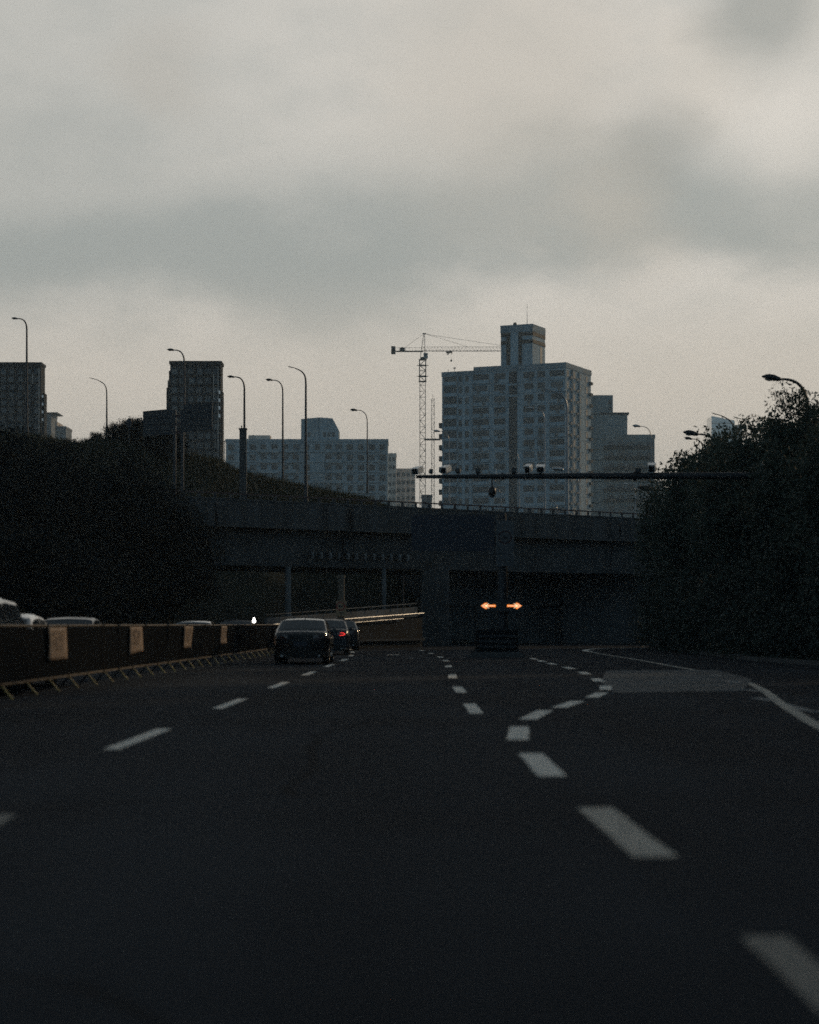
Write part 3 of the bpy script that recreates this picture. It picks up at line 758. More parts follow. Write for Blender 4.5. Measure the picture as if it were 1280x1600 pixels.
# dark sleeve (advert column) around one lamp, sign panels on their post, mirror
p = P(380, 765, 141); zt = HC + (HZ-672)*141/F; zb = hill_z(p.x, 141) - .3
t = thing('post_sleeve', 'narrow dark weathered box column the lamp rises out of', 'column', (p.x, 141, zb))
mb = MB(); h = zt - zb; mb.box(-.23,.23,-.2,.2,0,h); mb.build('shaft', M['concrete_dark'], t)
mb = MB(); mb.box(-.27,.27,-.24,.24,h,h+.12); mb.cyl((-.1,0,h+.12),(-.1,0,h+.3),.04); mb.build('cap', M['steel_dark'], t)
sg = thing('road_sign', 'two dark road sign boards on one thick post, seen from behind on the embankment', 'road sign', (P(279,0,140).x, 140, hill_z(P(279,0,140).x, 140) - .4))
bz = sg.location.z
def board(px0, px1, yl0, yl1, yb, mname, lab):
    a = (px0-279)*140/F; b = (px1-279)*140/F; za = HC+(HZ-yl0)*140/F-bz; zb_ = HC+(HZ-yl1)*140/F-bz; z0 = HC+(HZ-yb)*140/F-bz
    mb = MB(); mb.add([(a,-.15,z0),(b,-.15,z0+(zb_-za)*.7),(b,-.15,zb_),(a,-.15,za),(a,0,z0),(b,0,z0+(zb_-za)*.7),(b,0,zb_),(a,0,za)], [(0,1,2,3),(5,4,7,6),(3,2,6,7),(1,0,4,5),(0,3,7,4),(2,1,5,6)])
    o = mb.build('sign_board', M['steel_dark'], sg); o['label'] = lab
    mb = MB()
    for k in range(1, 4):
        zz = z0 + (za-z0)*k/4; mb.box(a+.06, b-.06, -.21, -.15, zz-.03, zz+.03)
    mb.build('stiffener', M['steel_dark'], o)
board(224, 270, 643, 639, 682, '', 'lower board')
board(287, 332, 633, 628, 675, '', 'upper board')
mb = MB(); hh = HC+(HZ-640)*140/F-bz; mb.box(-.36,-.16,-.12,.12,0,hh); mb.box(.16,.36,-.12,.12,0,hh); mb.build('post', M['steel_dark'], sg)
mb = MB()
for k in range(3): mb.box(-.16,.16,-.06,.06,hh-.5-k*.55,hh-.35-k*.55)
mb.build('crossbar', M['red_rail'], sg)
p = P(202, 661, 146)
t = thing('traffic_mirror', 'round dark traffic mirror on a short post among the crest bushes', 'mirror', (p.x, 146, hill_z(p.x,146)-.3))
rings = []; cz = p.z - t.location.z
for (yy, rr) in ((.05,.20),(.06,.27),(.0,.29),(-.05,.27),(-.04,.24),(-.09,.0001)):
    rings.append([(rr*.75*math.cos(2*math.pi*k/20), yy, cz + rr*1.2*math.sin(2*math.pi*k/20)) for k in range(20)])
mb = MB(); mb.loft(rings[:4]); fr = mb.build('rim', M['steel_dark'], t)
mb = MB(); mb.loft(rings[4:], caps=False); mb.build('mirror_face', M['sign_blue'], t)
mb = MB(); mb.cyl((0,.05,0),(0,.05,cz-.28),.04); mb.build('post', M['steel_dark'], t)

# ---------------------------------------------------------------- camera boom over the road
GY = 73.0
by = lambda py: HC + (HZ - py)*GY/F
bx = lambda px: (px - 640)*GY/F
gan = thing('camera_boom', 'long dark horizontal steel boom carrying traffic cameras above the road', 'gantry', (15.6, GY, 0))
zc = by(743.5)
mb = MB(); mb.tube([(-.0,0,zc),(bx(1100)-15.6,0,zc),(bx(900)-15.6,0,zc-.003),(bx(780)-15.6,0,zc-.02),(bx(650)-15.6,0,zc-.03)], [.14,.125,.11,.09,.06], 10); mb.build('arm', M['steel_dark'], gan)
mb = MB(); mb.tube([(0,0,0),(0,0,zc+.3)], [.2,.16], 12); mb.cyl((0,0,0),(0,0,.1),.35); mb.build('post', M['steel_dark'], gan)
for pa, pb_, rr_ in ((990, 994, .155), (784, 787, .12)):
    mb = MB(); mb.cyl((bx(pa)-15.6,0,zc-.01),(bx(pb_)-15.6,0,zc-.01),rr_); mb.build('flange', M['steel_dark'], gan)
def cam_dev(label, px0, px1, py0, py1, yaw, shell='cam_white', kind='bullet'):
    cx = (bx(px0)+bx(px1))/2; w = bx(px1)-bx(px0); z1 = by(py0); z0 = by(py1); h = z1-z0; zb = zc+.085
    t = thing('traffic_camera', label, 'traffic camera', (cx, GY, zb), 0, 'cameras on the boom')
    mb = MB(); mb.cyl((0,0,-.02),(0,0,max(.05,z0-zb+.02)),.025); mb.box(-.06,.06,-.05,.05,-.01,.02); mb.build('bracket', M['steel_dark'], t)
    rot = Matrix.Translation((0,0,z0-zb+h*.52)) @ Matrix.Rotation(yaw,4,'Z') @ Matrix.Rotation(R(14 if kind == 'bullet' else 0),4,'X')
    L = .46 if kind == 'bullet' else .2; hw = w*.5*(.72 if abs(yaw) > .2 else .95); hh = h*.36
    mb = MB(); 
    def ring(y, sx, sz, dz=0): return [rot @ Vector((x*hw*sx, y, z*hh*sz+dz)) for x, z in ((-1,-.7),(-.7,-1),(.7,-1),(1,-.7),(1,.7),(.7,1),(-.7,1),(-1,.7))]
    mb.loft([ring(-L*.5,.96,.96), ring(-L*.48,1,1), ring(L*.45,1,1), ring(L*.5,.9,.9)], smooth=False)
    if kind == 'bullet':
        mb.add([rot @ Vector(v) for v in ((-hw*1.12,-L*.62,hh*1.16),(hw*1.12,-L*.62,hh*1.16),(hw*1.12,L*.4,hh*1.16),(-hw*1.12,L*.4,hh*1.16),(-hw*1.12,-L*.62,hh*1.05),(hw*1.12,-L*.62,hh*1.05),(hw*1.12,L*.4,hh*1.05),(-hw*1.12,L*.4,hh*1.05))], [(0,1,2,3),(7,6,5,4),(0,4,5,1),(1,5,6,2),(2,6,7,3),(3,7,4,0)])
    b = mb.build('housing', M[shell], t)
    mb = MB(); mb.loft([ring(-L*.505,.86,.80), ring(-L*.53,.80,.74)], smooth=False); fc = mb.build('front_window', M['cam_black'], b)
    mb = MB(); a = rot @ Vector((0,-L*.53,0)); c = rot @ Vector((0,-L*.56,0)); mb.cyl(a, c, hh*.5, hh*.45, 12); mb.build('lens', M['glass'], fc)
    return t
cam_dev('white bullet camera at the very tip of the boom, aimed down left', 645,661,729,742,-.50)
cam_dev('small black box beside the camera at the boom tip', 670,677,732,741,0,'cam_black','box')
cam_dev('white bullet camera before the stepped balconies of the apartment tower', 690,704,727,741,-.45)
cam_dev('small dark round camera right of the tilted white one', 712,720,731,740,-.2,'cam_black','box')
cam_dev('dark box camera with pale top, between the tilted camera and the hanging dome', 743,751,730,741,0,'cam_black','box')
cam_dev('dark box camera in front of the dark shaft of the apartment tower', 799,807,730,741,0,'cam_black','box')
cam_dev('tall white bullet camera, first of the adjacent pair beyond the dark shaft', 820,832,725,741,-.28)
cam_dev('white bullet camera facing straight on, second of the adjacent pair', 838,851,726,740,-.08)
cam_dev('small dark box camera in front of the grey-green block', 992,1002,731,740,0,'cam_black','box')
cam_dev('white camera at the outer corner of the grey-green block', 1013,1025,723,740,-.2)
cam_dev('lone white camera in front of the dark roadside trees', 1189,1200,723,740,-.15)
# hanging dome camera
t = thing('dome_camera', 'black dome camera hanging below the boom on a bracket with looped cable', 'traffic camera', (bx(769), GY-.02, zc-.1), 0, 'cameras on the boom')
mb = MB(); mb.tube([(0,0,.05),(0,0,-.33)], .03, 8); mb.build('bracket', M['cam_black'], t)
mb = MB(); rings = [[(r_*math.cos(2*math.pi*k/16), r_*math.sin(2*math.pi*k/16), z) for k in range(16)] for z, r_ in ((-.28,.05),(-.32,.10),(-.36,.135),(-.52,.135),(-.55,.12))]
mb.loft(rings); mb.build('housing', M['cam_black'], t)
mb = MB(); rings = [[(r_*math.cos(2*math.pi*k/16), r_*math.sin(2*math.pi*k/16), z) for k in range(16)] for z, r_ in ((-.55,.11),(-.60,.10),(-.65,.06),(-.67,.01))]
mb.loft(rings); mb.build('dome', M['glass'], t)
mb = MB(); mb.tube([(.03,0,.0),(.09,0,-.05),(.12,0,-.13),(.07,0,-.2),(.02,0,-.14),(.02,0,-.26)], .012, 6); mb.build('cable', M['cam_black'], t)
for px in (775, 907):
    t = thing('aerial', 'short pale rod aerial on the boom ' + ('above the dome camera' if px == 775 else 'in front of the narrow lit windows'), 'aerial', (bx(px), GY, zc+.07), 0)
    mb = MB(); mb.cyl((0,0,0),(0,0,.2 if px == 775 else .24),.02,.014); mb.cyl((0,0,-.02),(0,0,.03),.035); mb.build('rod', M['cam_white'], t)

# ---------------------------------------------------------------- divider nose: crash cushion, LED arrows, sign mast
NY = 79.0
nx_ = lambda px: (px-640)*NY/F
nz_ = lambda py: HC + (HZ-py)*NY/F
cc = thing('crash_cushion', 'black crash cushion block with flared base at the lane divider', 'crash cushion', (nx_(777), NY, 0))
mb = MB(); hw = .78
rings = []
for z, w, d in ((.16,1.0,0),(.24,.80,.03),(1.0,.77,.06),(1.06,.72,.12)):
    rings.append([Vector(v) for v in ((-w*.92,d,z),(w*.92,d,z),(w,d+.12,z),(w,1.5-d,z),(-w,1.5-d,z),(-w,d+.12,z))])
mb.loft(rings, smooth=False); body = mb.build('body', M['netting'], cc)
mb = MB(); rings = [[Vector(v) for v in ((-w,d,z),(w,d,z),(w,1.6,z),(-w,1.6,z))] for z, w, d in ((0,1.1,-.14),(.1,1.06,-.12),(.2,.86,-.02))]
mb.loft(rings, smooth=False); mb.build('base', M['concrete_dark'], cc)
mb = MB()
for i in range(3): mb.box(-.7,.7,.03,.055,.36+.2*i,.44+.2*i)
mb.build('stripe', M['steel_dark'], body)
ab = thing('arrow_board', 'black LED board with two glowing amber arrows pointing apart', 'arrow board', (nx_(784), NY+.3, 1.06))
cz = nz_(946.5) - 1.06
mb = MB(); mb.box(-.82,.82,-.06,.06,cz-.2,cz+.2); mb.box(-.85,.85,-.08,.02,cz+.2,cz+.23); bd = mb.build('board', M['cam_black'], ab)
mb = MB(); mb.box(-.5,-.44,-.04,.04,0,cz-.2); mb.box(.44,.5,-.04,.04,0,cz-.2); mb.build('post', M['steel_dark'], ab)
def arrow(sg_, grow, y, name, m, par):
    x_tail, x_tip, t_, hh = .225, .765, .032, .105
    def q(pts): return [(sg_*x_, y, cz + z_) for x_, z_ in pts]
    mb = MB(); g_ = grow
    mb.add(q([(x_tail-g_,-t_-g_),(x_tip-.16,-t_-g_),(x_tip-.16,t_+g_),(x_tail-g_,t_+g_)]), [(0,1,2,3)])
    for s2 in (1,-1):
        mb.add(q([(x_tip+g_,0),(x_tip-.16,s2*(hh+g_)),(x_tip-.16-.055-g_,s2*(hh+g_)),(x_tip-.16-.055-g_, s2*(hh-.02)),(x_tip-.10-g_,0)]), [(0,1,2,3,4)])
        mb.add(q([(x_tip-.115,0.0),(x_tip-.235-.03,s2*hh*.9),(x_tip-.235-.075,s2*hh*.9),(x_tip-.215,0)]), [(0,1,2,3)])
    return mb.build(name, M[m], par)
for s_ in (-1, 1):
    a = arrow(s_, .012, -.064, 'arrow', 'amber', ab); 
    arrow(s_, -.016, -.068, 'core', 'amber_core', a)
mast = thing('sign_mast', 'dark signpost behind the lit arrows carrying a navy sign and a ringed prohibition sign', 'road sign', (nx_(787), NY+.9, 0))
NY2 = NY + .9
mb = MB(); mb.tube([(0,0,0),(0,0,2.6),(0,0,nz_(800))], [.2,.19,.14], 14); mb.cyl((0,0,0),(0,0,.08),.34); mb.build('post', M['steel_dark'], mast)
x0, x1 = nx_(643)-nx_(787), nx_(774)-nx_(787)
mb = MB(); mb.box(x0,x1,-.30,-.24,nz_(860),nz_(803)); bl = mb.build('sign_board', M['sign_blue'], mast); bl['label'] = 'navy direction sign'
mb = MB()
rs = random.Random(4)
def glyph(mb, cx, cz, s, y):
    for _ in range(rs.randint(3,5)):
        if rs.random() < .55:
            zz = cz + rs.uniform(-.45,.45)*s; a = rs.uniform(-.5,-.1)*s; b = rs.uniform(.1,.5)*s; mb.box(cx+a,cx+b,y-.004,y,zz-.04*s,zz+.04*s)
        else:
            xx = cx + rs.uniform(-.4,.4)*s; mb.box(xx-.04*s,xx+.04*s,y-.006,y-.0005,cz-rs.uniform(.1,.5)*s,cz+rs.uniform(.1,.5)*s)
for i in range(4): glyph(mb, x0+.28+i*.36, nz_(822), .28, -.302)
for i in range(3): glyph(mb, x0+.3+i*.32, nz_(842), .22, -.302)
mb.box(x1-1.55,x1-1.48,-.306,-.3005,nz_(838),nz_(812)); mb.build('lettering', M['sign_faint'], bl)
mb = MB()
for zz in (nz_(815), nz_(848)): mb.box(x0+.2,.0,-.23,-.17,zz-.05,zz+.05)
mb.build('bracket', M['steel_dark'], mast)
x0, x1 = nx_(776.5)-nx_(787), nx_(804)-nx_(787)
mb = MB(); mb.box(x0,x1,-.37,-.33,nz_(884),nz_(812)); wb = mb.build('sign_board', M['sign_white'], mast); wb['label'] = 'tall pale prohibition sign'
def ringdisc(mb, cx, cz, r0, r1, y, n=28, mi=0, a0=0, a1=360):
    vs = []
    for i in range(n+1):
        a = R(a0 + (a1-a0)*i/n); vs += [(cx+r0*math.cos(a), y, cz+r0*math.sin(a)), (cx+r1*math.cos(a), y, cz+r1*math.sin(a))]
    mb.add(vs, [(2*i, 2*i+1, 2*i+3, 2*i+2) for i in range(n)], mi)
rc = ((x0+x1)/2, nz_(838.5))
mb = MB(); ringdisc(mb, *rc, .20, .265, -.374); mb.build('ring', M['sign_ring'], wb)
mb = MB(); mb.box(rc[0]-.12,rc[0]+.03,-.375,-.3705,rc[1]-.05,rc[1]+.06); mb.box(rc[0]+.04,rc[0]+.12,-.375,-.3705,rc[1]-.05,rc[1]+.02); mb.cyl((rc[0]-.07,-.376,rc[1]-.07),(rc[0]-.07,-.3705,rc[1]-.07),.03,n=10); mb.cyl((rc[0]+.07,-.376,rc[1]-.07),(rc[0]+.07,-.3705,rc[1]-.07),.03,n=10); mb.build('pictogram', M['sign_ink'], wb)
mb = MB()
for r_ in range(3):
    for i in range(3): glyph(mb, x0+.14+i*.19, nz_(857+r_*9), .16, -.3705)
mb.build('lettering', M['sign_ink'], wb)

# tan sign with red ring on the slim column
t = thing('height_limit_sign', 'tan sign with a red ring on a slim weathered tan column before the ramp wall', 'road sign', (P(534,0,104.6).x, 104.6, 0))
cz = HC + (HZ-948)*104.6/F
mb = MB(); mb.box(-.28,.22,-.03,0,cz-.48,cz+.3); b = mb.build('board', M['sign_tan'], t)
mb = MB(); ringdisc(mb, -.05, cz+.02, .17, .23, -.034); mb.build('ring', M['sign_red'], b)
mb = MB(); mb.box(-.15,-.03,-.036,-.0305,cz-.03,cz+.09); mb.box(-.02,.05,-.036,-.0305,cz-.03,cz+.05); mb.box(-.12,.12,-.036,-.0305,cz-.32,cz-.28); mb.box(-.05,.02,-.036,-.0305,cz-.42,cz-.37); mb.build('pictogram', M['sign_ink'], b)
mb = MB(); mb.box(-.1,.05,0,.08,cz-.05,cz+.05); mb.build('bracket', M['steel_dark'], t)
mb = MB(); mb.cyl((-.03,.25,0),(-.03,.25,3.7),.18,.17,14); mb.cyl((-.03,.25,3.55),(-.03,.25,3.7),.21,n=14); mb.build('column', M['tan'], t)
# thin post in front of the ramp
t = thing('thin_post', 'thin grey post standing before the ramp wall under the overpass', 'post', (P(630,0,114).x, 114, 0))
mb = MB(); mb.cyl((0,0,0),(0,0,3.9),.05,.045); mb.build('shaft', M['steel_dark'], t)
mb = MB(); mb.cyl((0,0,0),(0,0,.05),.16); mb.build('base_plate', M['steel'], t)

# ---------------------------------------------------------------- construction fence along the lane
def fx(y): return -6.63 + .0205*(y-34)
fence0 = None; GF = 'steel barriers in the row between the carriageways'
def make_barrier():
    t = link('road_barrier', None)
    W = 1.96
    mb = MB(); mb.tube([(0,-W/2,.22),(0,-W/2,1.15),(0,-W/2+.05,1.2),(0,W/2-.05,1.2),(0,W/2,1.15),(0,W/2,.22)], .021, 8); mb.build('frame', M['black_frame'], t)
    mb = MB(); mb.tube([(.004,-W/2+.07,1.215),(.004,W/2-.07,1.215)], .022, 8); mb.build('top_rail', M['barrier'], t)
    mb = MB(); mb.box(-.022,.022,-W/2+.05,W/2-.05,.24,.285); mb.build('bottom_rail', M['barrier'], t)
    mb = MB(); mb.box(-.006,.006,-W/2+.025,W/2-.025,.285,1.17)
    for k in range(9):
        y = -W/2 + W*(k+1)/10; mb.cyl((.012,y,.285),(.012,y,1.18),.007,n=5)
    mb.build('mesh_infill', M['netting'], t)
    for s_ in (-1,):
        mb = MB(); mb.tube([(0,s_*(W/2-.12),.24),(.03,s_*(W/2-.12),.21),(.19,s_*(W/2-.12),.02)], .017, 7); mb.build('foot', M['sunlit_foot'], t)
        mb = MB(); mb.tube([(0,s_*(W/2-.12),.24),(-.19,s_*(W/2-.12),.02)], .017, 7); mb.build('foot', M['black_frame'], t)  # far-side foot blackened: its shade is put into the colour
    return t
notice_spec = [(72,100,978,1029,'widest tan notice sheet with faint writing, hung on the near barrier'),
               (200,217,980,1021,'tan notice sheet on the barrier, hem lifted by wind, second from the camera'),
               (285,297.5,982,1016,'narrow tan notice sheet on the barrier, third from the camera'),
               (344,352.5,983,1011,'narrowest tan notice sheet, farthest along the barrier')]
note_y = []
for (a, b, t0, t1, lab) in notice_spec:
    # distance where the fence line crosses that column
    px = (a+b)/2; y = 40.0
    for _ in range(30): y = F*fx(y)/(px-640)
    note_y.append(y)
ord_ = ['beside the widest tan notice sheet', 'behind the wind-lifted tan notice sheet', 'behind the third tan notice sheet', 'behind the farthest, narrowest tan notice sheet']
for k in range(33):
    y = 23.0 + 2.0*k
    b = fence0 = make_barrier() if k == 0 else copy_tree(fence0)
    b.location = (fx(y), y, .004); b.rotation_euler = (0, R(random.uniform(-1.2,1.2)), -math.atan(.0205) + R(random.uniform(-.8,.8)))
    lab = 'steel barrier with dark mesh and slanting feet coloured sunlit gold, carrying no notice'
    for j, ny in enumerate(note_y):
        if abs(ny - y) <= 1.0: lab = 'steel barrier with dark mesh ' + ord_[j]
    tag(b, lab, 'barrier', GF)
for j, (a, b, t0, t1, lab) in enumerate(notice_spec):
    y = note_y[j]; h = (t1-t0)*y/F; w = 1.82
    t = thing('notice', lab, 'notice', (fx(y)+.045, y, 0), -math.atan(.0205), 'notice sheets hung on the barrier')
    ztop = 1.19; n = 8; mb = MB(); vs = []
    for q in (0, 1):
        for i in range(n+1):
            for jx in range(7):
                u = i/n; v = jx/6 - .5; yy = v*w*(1-.02*math.sin(u*3))
                xx = .02*math.sin(u*2.4+j) + .010*math.sin(9*v+j*2+u*2) + .004*q + (.03*u*u*(1+math.sin(5*v)) if j == 1 else 0)
                lift = .05*(u**3)*(v)*(1.6 if j == 1 else .2)
                vs.append((xx, yy, ztop - h*u + lift))
    m_ = 7*(n+1); fs = []
    for i in range(n):
        for jx in range(6):
            a0 = i*7+jx; fs.append((a0, a0+7, a0+8, a0+1)); fs.append((m_+a0, m_+a0+1, m_+a0+8, m_+a0+7))
    rim_ = [i*7 for i in range(n+1)] + [n*7+q for q in range(1, 6)] + [i*7+6 for i in range(n, -1, -1)] + [q for q in range(5, 0, -1)]
    for p_, q_ in zip(rim_, rim_[1:] + rim_[:1]): fs.append((p_, m_+p_, m_+q_, q_))
    mb.add(vs, fs, 0, True); mb.build('sheet', M['notice'], t)
    mb = MB()
    for r_ in range(3):
        for i in range(4 if r_ == 0 else 3):
            glyph(mb, -.42+i*.28, ztop-h*(.22+.19*r_), .2 if r_ == 0 else .17, 0)
    mb.v = [(.052 - .5*yv, xv, zv) for xv, yv, zv in mb.v]
    mb.build('lettering', M['ink'], t)
t = thing('white_light', 'glaring white light just above the barrier rail near its far end', 'light', (P(397,0,82).x, 82, 1.2))  # small emissive white body on a bracket, just above the rail
mb = MB(); mb.cyl((0,0,0),(0,0,.07),.03); mb.box(-.05,.05,-.04,.04,.05,.09); mb.build('bracket', M['steel_dark'], t)
mb = MB(); mb.loft([[(r_*math.cos(2*math.pi*k/12),r_*math.sin(2*math.pi*k/12),z) for k in range(12)] for z, r_ in ((.09,.04),(.13,.065),(.18,.07),(.24,.045),(.29,.02),(.31,.008))]); mb.build('lamp', M['white_emit'], t)

# ---------------------------------------------------------------- cars
def build_car(label, loc, rz, paint='black_paint', L=4.75, W=1.82, Hh=1.44, kind='sedan', tail=None, group=None):
    t = thing('car', label, 'car', loc, rz, group)
    hl = L/2
    if kind == 'sedan':
        deck, belt, hood = Hh*.715, Hh*.66, Hh*.66
        g = [(-hl+.62, deck+.0), (-hl+.72, deck+.035), (-hl+1.42, Hh-.06), (-hl+1.72, Hh-.028), (-.12, Hh), (.35, Hh-.03), (.62, Hh-.085), (1.32, hood+.03), (1.42, hood-.02)]
        rear0, rear1, ws0, ws1 = -hl+.76, -hl+1.38, .68, 1.27
    else:
        deck, belt, hood = Hh*.62, Hh*.585, Hh*.60
        g = [(-hl+.08, deck), (-hl+.14, deck+.05), (-hl+.42, Hh-.16), (-hl+.62, Hh-.05), (-.5, Hh), (.25, Hh-.03), (.5, Hh-.1), (1.22, hood+.05), (1.34, hood-.02)]
        rear0, rear1, ws0, ws1 = -hl+.17, -hl+.40, .56, 1.17
    gy = [p[0] for p in g]; gz = [p[1] for p in g]
    wr = W*.375; wb = W*.462
    wheel_y = (hl-.88, -hl+.98); r = .325 if kind == 'sedan' else .36
    # lower body
    ysb = sorted(set([round(-hl + L*i/60, 3) for i in range(61)]))
    def topz(y):
        if y < gy[1]: 
            e = (y+hl)/max(.01, gy[1]+hl); return deck - .10*(1-min(1, e*3.5))**2 - .015*(1-e)
        if y > ws1: 
            e = (y-ws1)/(hl-ws1); return hood - .19*e - .16*max(0, (e-.82)/.18)**2
        return belt + (deck-belt)*max(0, 1-(y-gy[1])/1.0) if y < gy[1]+1.0 else belt + (hood-belt)*max(0, 1-(ws1-y)/.6)
    def halfw(y):
        e = abs(y)/hl; return W/2*(1 - .02*e*e - .13*max(0, (e-.80)/.20)**2.2)
    def botz(y):
        b = .19 if abs(y) < hl*.8 else .19 + .05*((abs(y)-hl*.8)/(hl*.2)) + .0
        for wy in wheel_y:
            d = abs(y-wy)
            if d < r+.06: b = max(b, r + math.sqrt((r+.06)**2 - d*d)*1.0)
        return b
    ysb = sorted(set(ysb + [wy + s*(r+.06)*c for wy in wheel_y for s in (-1,1) for c in (1,.995,.97,.92,.84,.7,.5,.25,0)]))
    ysb = [y for y in ysb if -hl <= y <= hl]
    rings = []
    for y in ysb:
        w = halfw(y); b = botz(y); zt = topz(y); ub = .2 if b < .3 else .62
        half = [(0, ub), (w*.72, ub if b < .3 else ub), (w*.76, b), (w*.985, b+.03), (w*1.0, max(b+.05, .46)), (w*.995, max(b+.07, zt*.74)), (w*.965, max(b+.09, zt-.075)), (w*.90, max(b+.10, zt-.02)), (w*.6, max(b+.11, zt+.0)), (0, max(b+.115, zt+.012))]
        ring = [(x, y, z) for x, z in half] + [(-x, y, z) for x, z in reversed(half[1:-1])]
        rings.append(ring)
    mb = MB(); mb.loft(rings, caps=True); body = mb.build('body', M[paint], t)
    # greenhouse surface S(y, s): s runs 0 (belt) .. 1 (roof centre)
    def gsec(y, side):
        zr = float(np.interp(y, gy, gz)); k = max(0, min(1, (zr-belt)/(Hh-belt)))
        w_r = wb + (wr-wb)*k**.8; zb_ = min(topz(y)-.03, zr-.005)
        pts = [(wb, zb_), (wb+(w_r-wb)*.5, zb_+(zr-zb_)*.5), (w_r+.035, zr-.075*k-.004), (w_r-.02, zr-.028*k-.002), (w_r*.7, zr-.008*k), (0, zr+.012*k)]
        return [Vector((x*side, y, z)) for x, z in pts]
    gys = sorted(set(gy + [gy[0] + (gy[-1]-gy[0])*i/36 for i in range(37)]))
    rings = [gsec(y, 1) + list(reversed(gsec(y, -1)[:-1])) for y in gys]
    mb = MB(); mb.loft(rings, closed=False, caps=False); mb.build('roof', M[paint], t)
    def patch(y0, y1, i0, i1, side, ny=10, lift=.008):
        out = []
        for k in range(ny+1):
            y = y0 + (y1-y0)*k/ny; a = gsec(y, side); row = []
            for s in np.linspace(i0, i1, 8):
                i = min(int(s), len(a)-2); row.append(a[i].lerp(a[i+1], s-i))
            out.append(row)
        return out
    def glass(name, rows_list):
        mb = MB()
        for rows, sgn in rows_list:
            vs = []; nr, nc = len(rows), len(rows[0])
            for i in range(nr):
                for j in range(nc):
                    a = rows[min(i+1,nr-1)][j]-rows[max(i-1,0)][j]; b = rows[i][min(j+1,nc-1)]-rows[i][max(j-1,0)]
                    n = a.cross(b); n.normalize() if n.length > 0 else None
                    if n.z < 0 or (abs(n.z) < .2 and n.x*rows[i][j].x < 0): n = -n
                    vs.append(rows[i][j] + n*.008)
            fs = [(i*nc+j, i*nc+j+1, (i+1)*nc+j+1, (i+1)*nc+j) for i in range(nr-1) for j in range(nc-1)]
            mb.add(vs, fs if sgn > 0 else [tuple(reversed(f)) for f in fs], 0, True)
        return mb.build(name, M['glass'], t)
    glass('rear_window', [(patch(rear0, rear1, 3.35, 5, 1), 1), (patch(rear0, rear1, 3.35, 5, -1), -1)])
    glass('windscreen', [(patch(ws0, ws1, 3.2, 5, 1), 1), (patch(ws0, ws1, 3.2, 5, -1), -1)])
    for side in (1, -1):
        a0 = rear1 + .12 if kind == 'sedan' else rear1 + .25
        glass('side_window', [(patch(a0, -.28, .12, 1.85, side), side)])
        glass('side_window', [(patch(-.2, ws0-.0, .12, 1.85, side), side)])
        mb = MB(); mx = side*(wb+.10); my = ws0+.32; mz = belt+.08
        rr = []
        for (yy, ww, hh_) in ((-.05,.085,.055),(-.03,.10,.07),(.05,.09,.06),(.10,.04,.03)):
            rr.append([(mx + ww*math.cos(2*math.pi*k/10), my+yy, mz + hh_*math.sin(2*math.pi*k/10)) for k in range(10)])
        mb.loft(rr); mb.cyl((side*wb,my+.02,belt+.01),(mx,my,mz),.02,n=6); mb.build('mirror', M[paint], t)
        # lamps
        zt = deck*.80 if kind == 'sedan' else deck*.93
        mb = MB(); w = halfw(-hl+.02)
        pts = [(w*.52,zt-.05,-.012),(w*.52,zt+.075,-.010),(w*.80,zt+.085,-.006),(w*1.0,zt+.07,.045),(w*1.075,zt+.05,.22),(w*1.075,zt-.01,.22),(w*1.0,zt-.055,.045),(w*.80,zt-.065,-.006)]
        front = [(side*x, -hl+dy, z) for x, z, dy in pts]; back = [(side*x*.97, -hl+dy+.06, z) for x, z, dy in pts]
        mb.add(front+back, [(0,1,2,7),(7,2,3,6),(3,4,5,6)] + [(i, (i+1)%8, 8+(i+1)%8, 8+i) for i in range(8)], 0)
        tl = mb.build('tail_light', M['lens_red'], t)
        if tail and ((side > 0) or tail == 'both'):
            mb = MB(); cx = side*w*.80; ringdisc(mb, 0, 0, .035, .062, 0, a0=-100, a1=100, n=14)
            q = [(cx + side*v[0]*1.6, -hl-.022, zt+.01+v[2]*.9) for v in mb.v]; mb.v = q; mb.box(cx-.13,cx+.02,-hl-.03,-hl-.016,zt-.055,zt-.03); mb.box(cx-.1,cx+.0,-hl-.03,-hl-.016,zt+.045,zt+.066)
            mb.build('lit_strip', M['tail_lit'], tl)
        w = halfw(hl-.05); zf = hood*.80
        pts = [(w*.55,zf-.05,.0),(w*.55,zf+.03,-.03),(w*.95,zf+.06,-.12),(w*1.1,zf+.06,-.34),(w*1.1,zf+.0,-.34),(w*.95,zf-.06,-.10)]
        front = [(side*x, hl+dy+.015, z) for x, z, dy in pts]; back = [(side*x*.96, hl+dy-.06, z) for x, z, dy in pts]
        mb = MB(); mb.add(front+back, [(0,1,2,5),(2,3,4,5)] + [(i, (i+1)%6, 6+(i+1)%6, 6+i) for i in range(6)], 0); mb.build('headlight', M['lens_clear'], t)
    # bumpers, plate, trim
    mb = MB(); w = halfw(-hl)
    mb.box(-w*.85, w*.85, -hl-.035, -hl+.1, .235, .40); mb.build('rear_bumper', M['tyre'], t)
    mb = MB(); w = halfw(hl); mb.box(-w*.8, w*.8, hl-.1, hl+.035, .20, .36); mb.box(-w*.45, w*.45, hl-.05, hl+.025, .40, .58); mb.build('front_grille', M['tyre'], t)
    mb = MB(); zp = deck*.62; mb.box(-.22,.22,-hl-.024,-hl+.02,zp-.07,zp+.07); pl = mb.build('number_plate', M['plate'], t)
    mb = MB(); mb.box(-w*.6, w*.6, -hl-.022, -hl+.02, zp+.105, zp+.125); mb.build('boot_trim', M['steel_dark'], t)
    for s_ in (-1,1):
        mb = MB(); mb.cyl((s_*.58,-hl-.05,.27),(s_*.58,-hl+.1,.27),.04,n=10); mb.build('exhaust', M['chrome'], t)
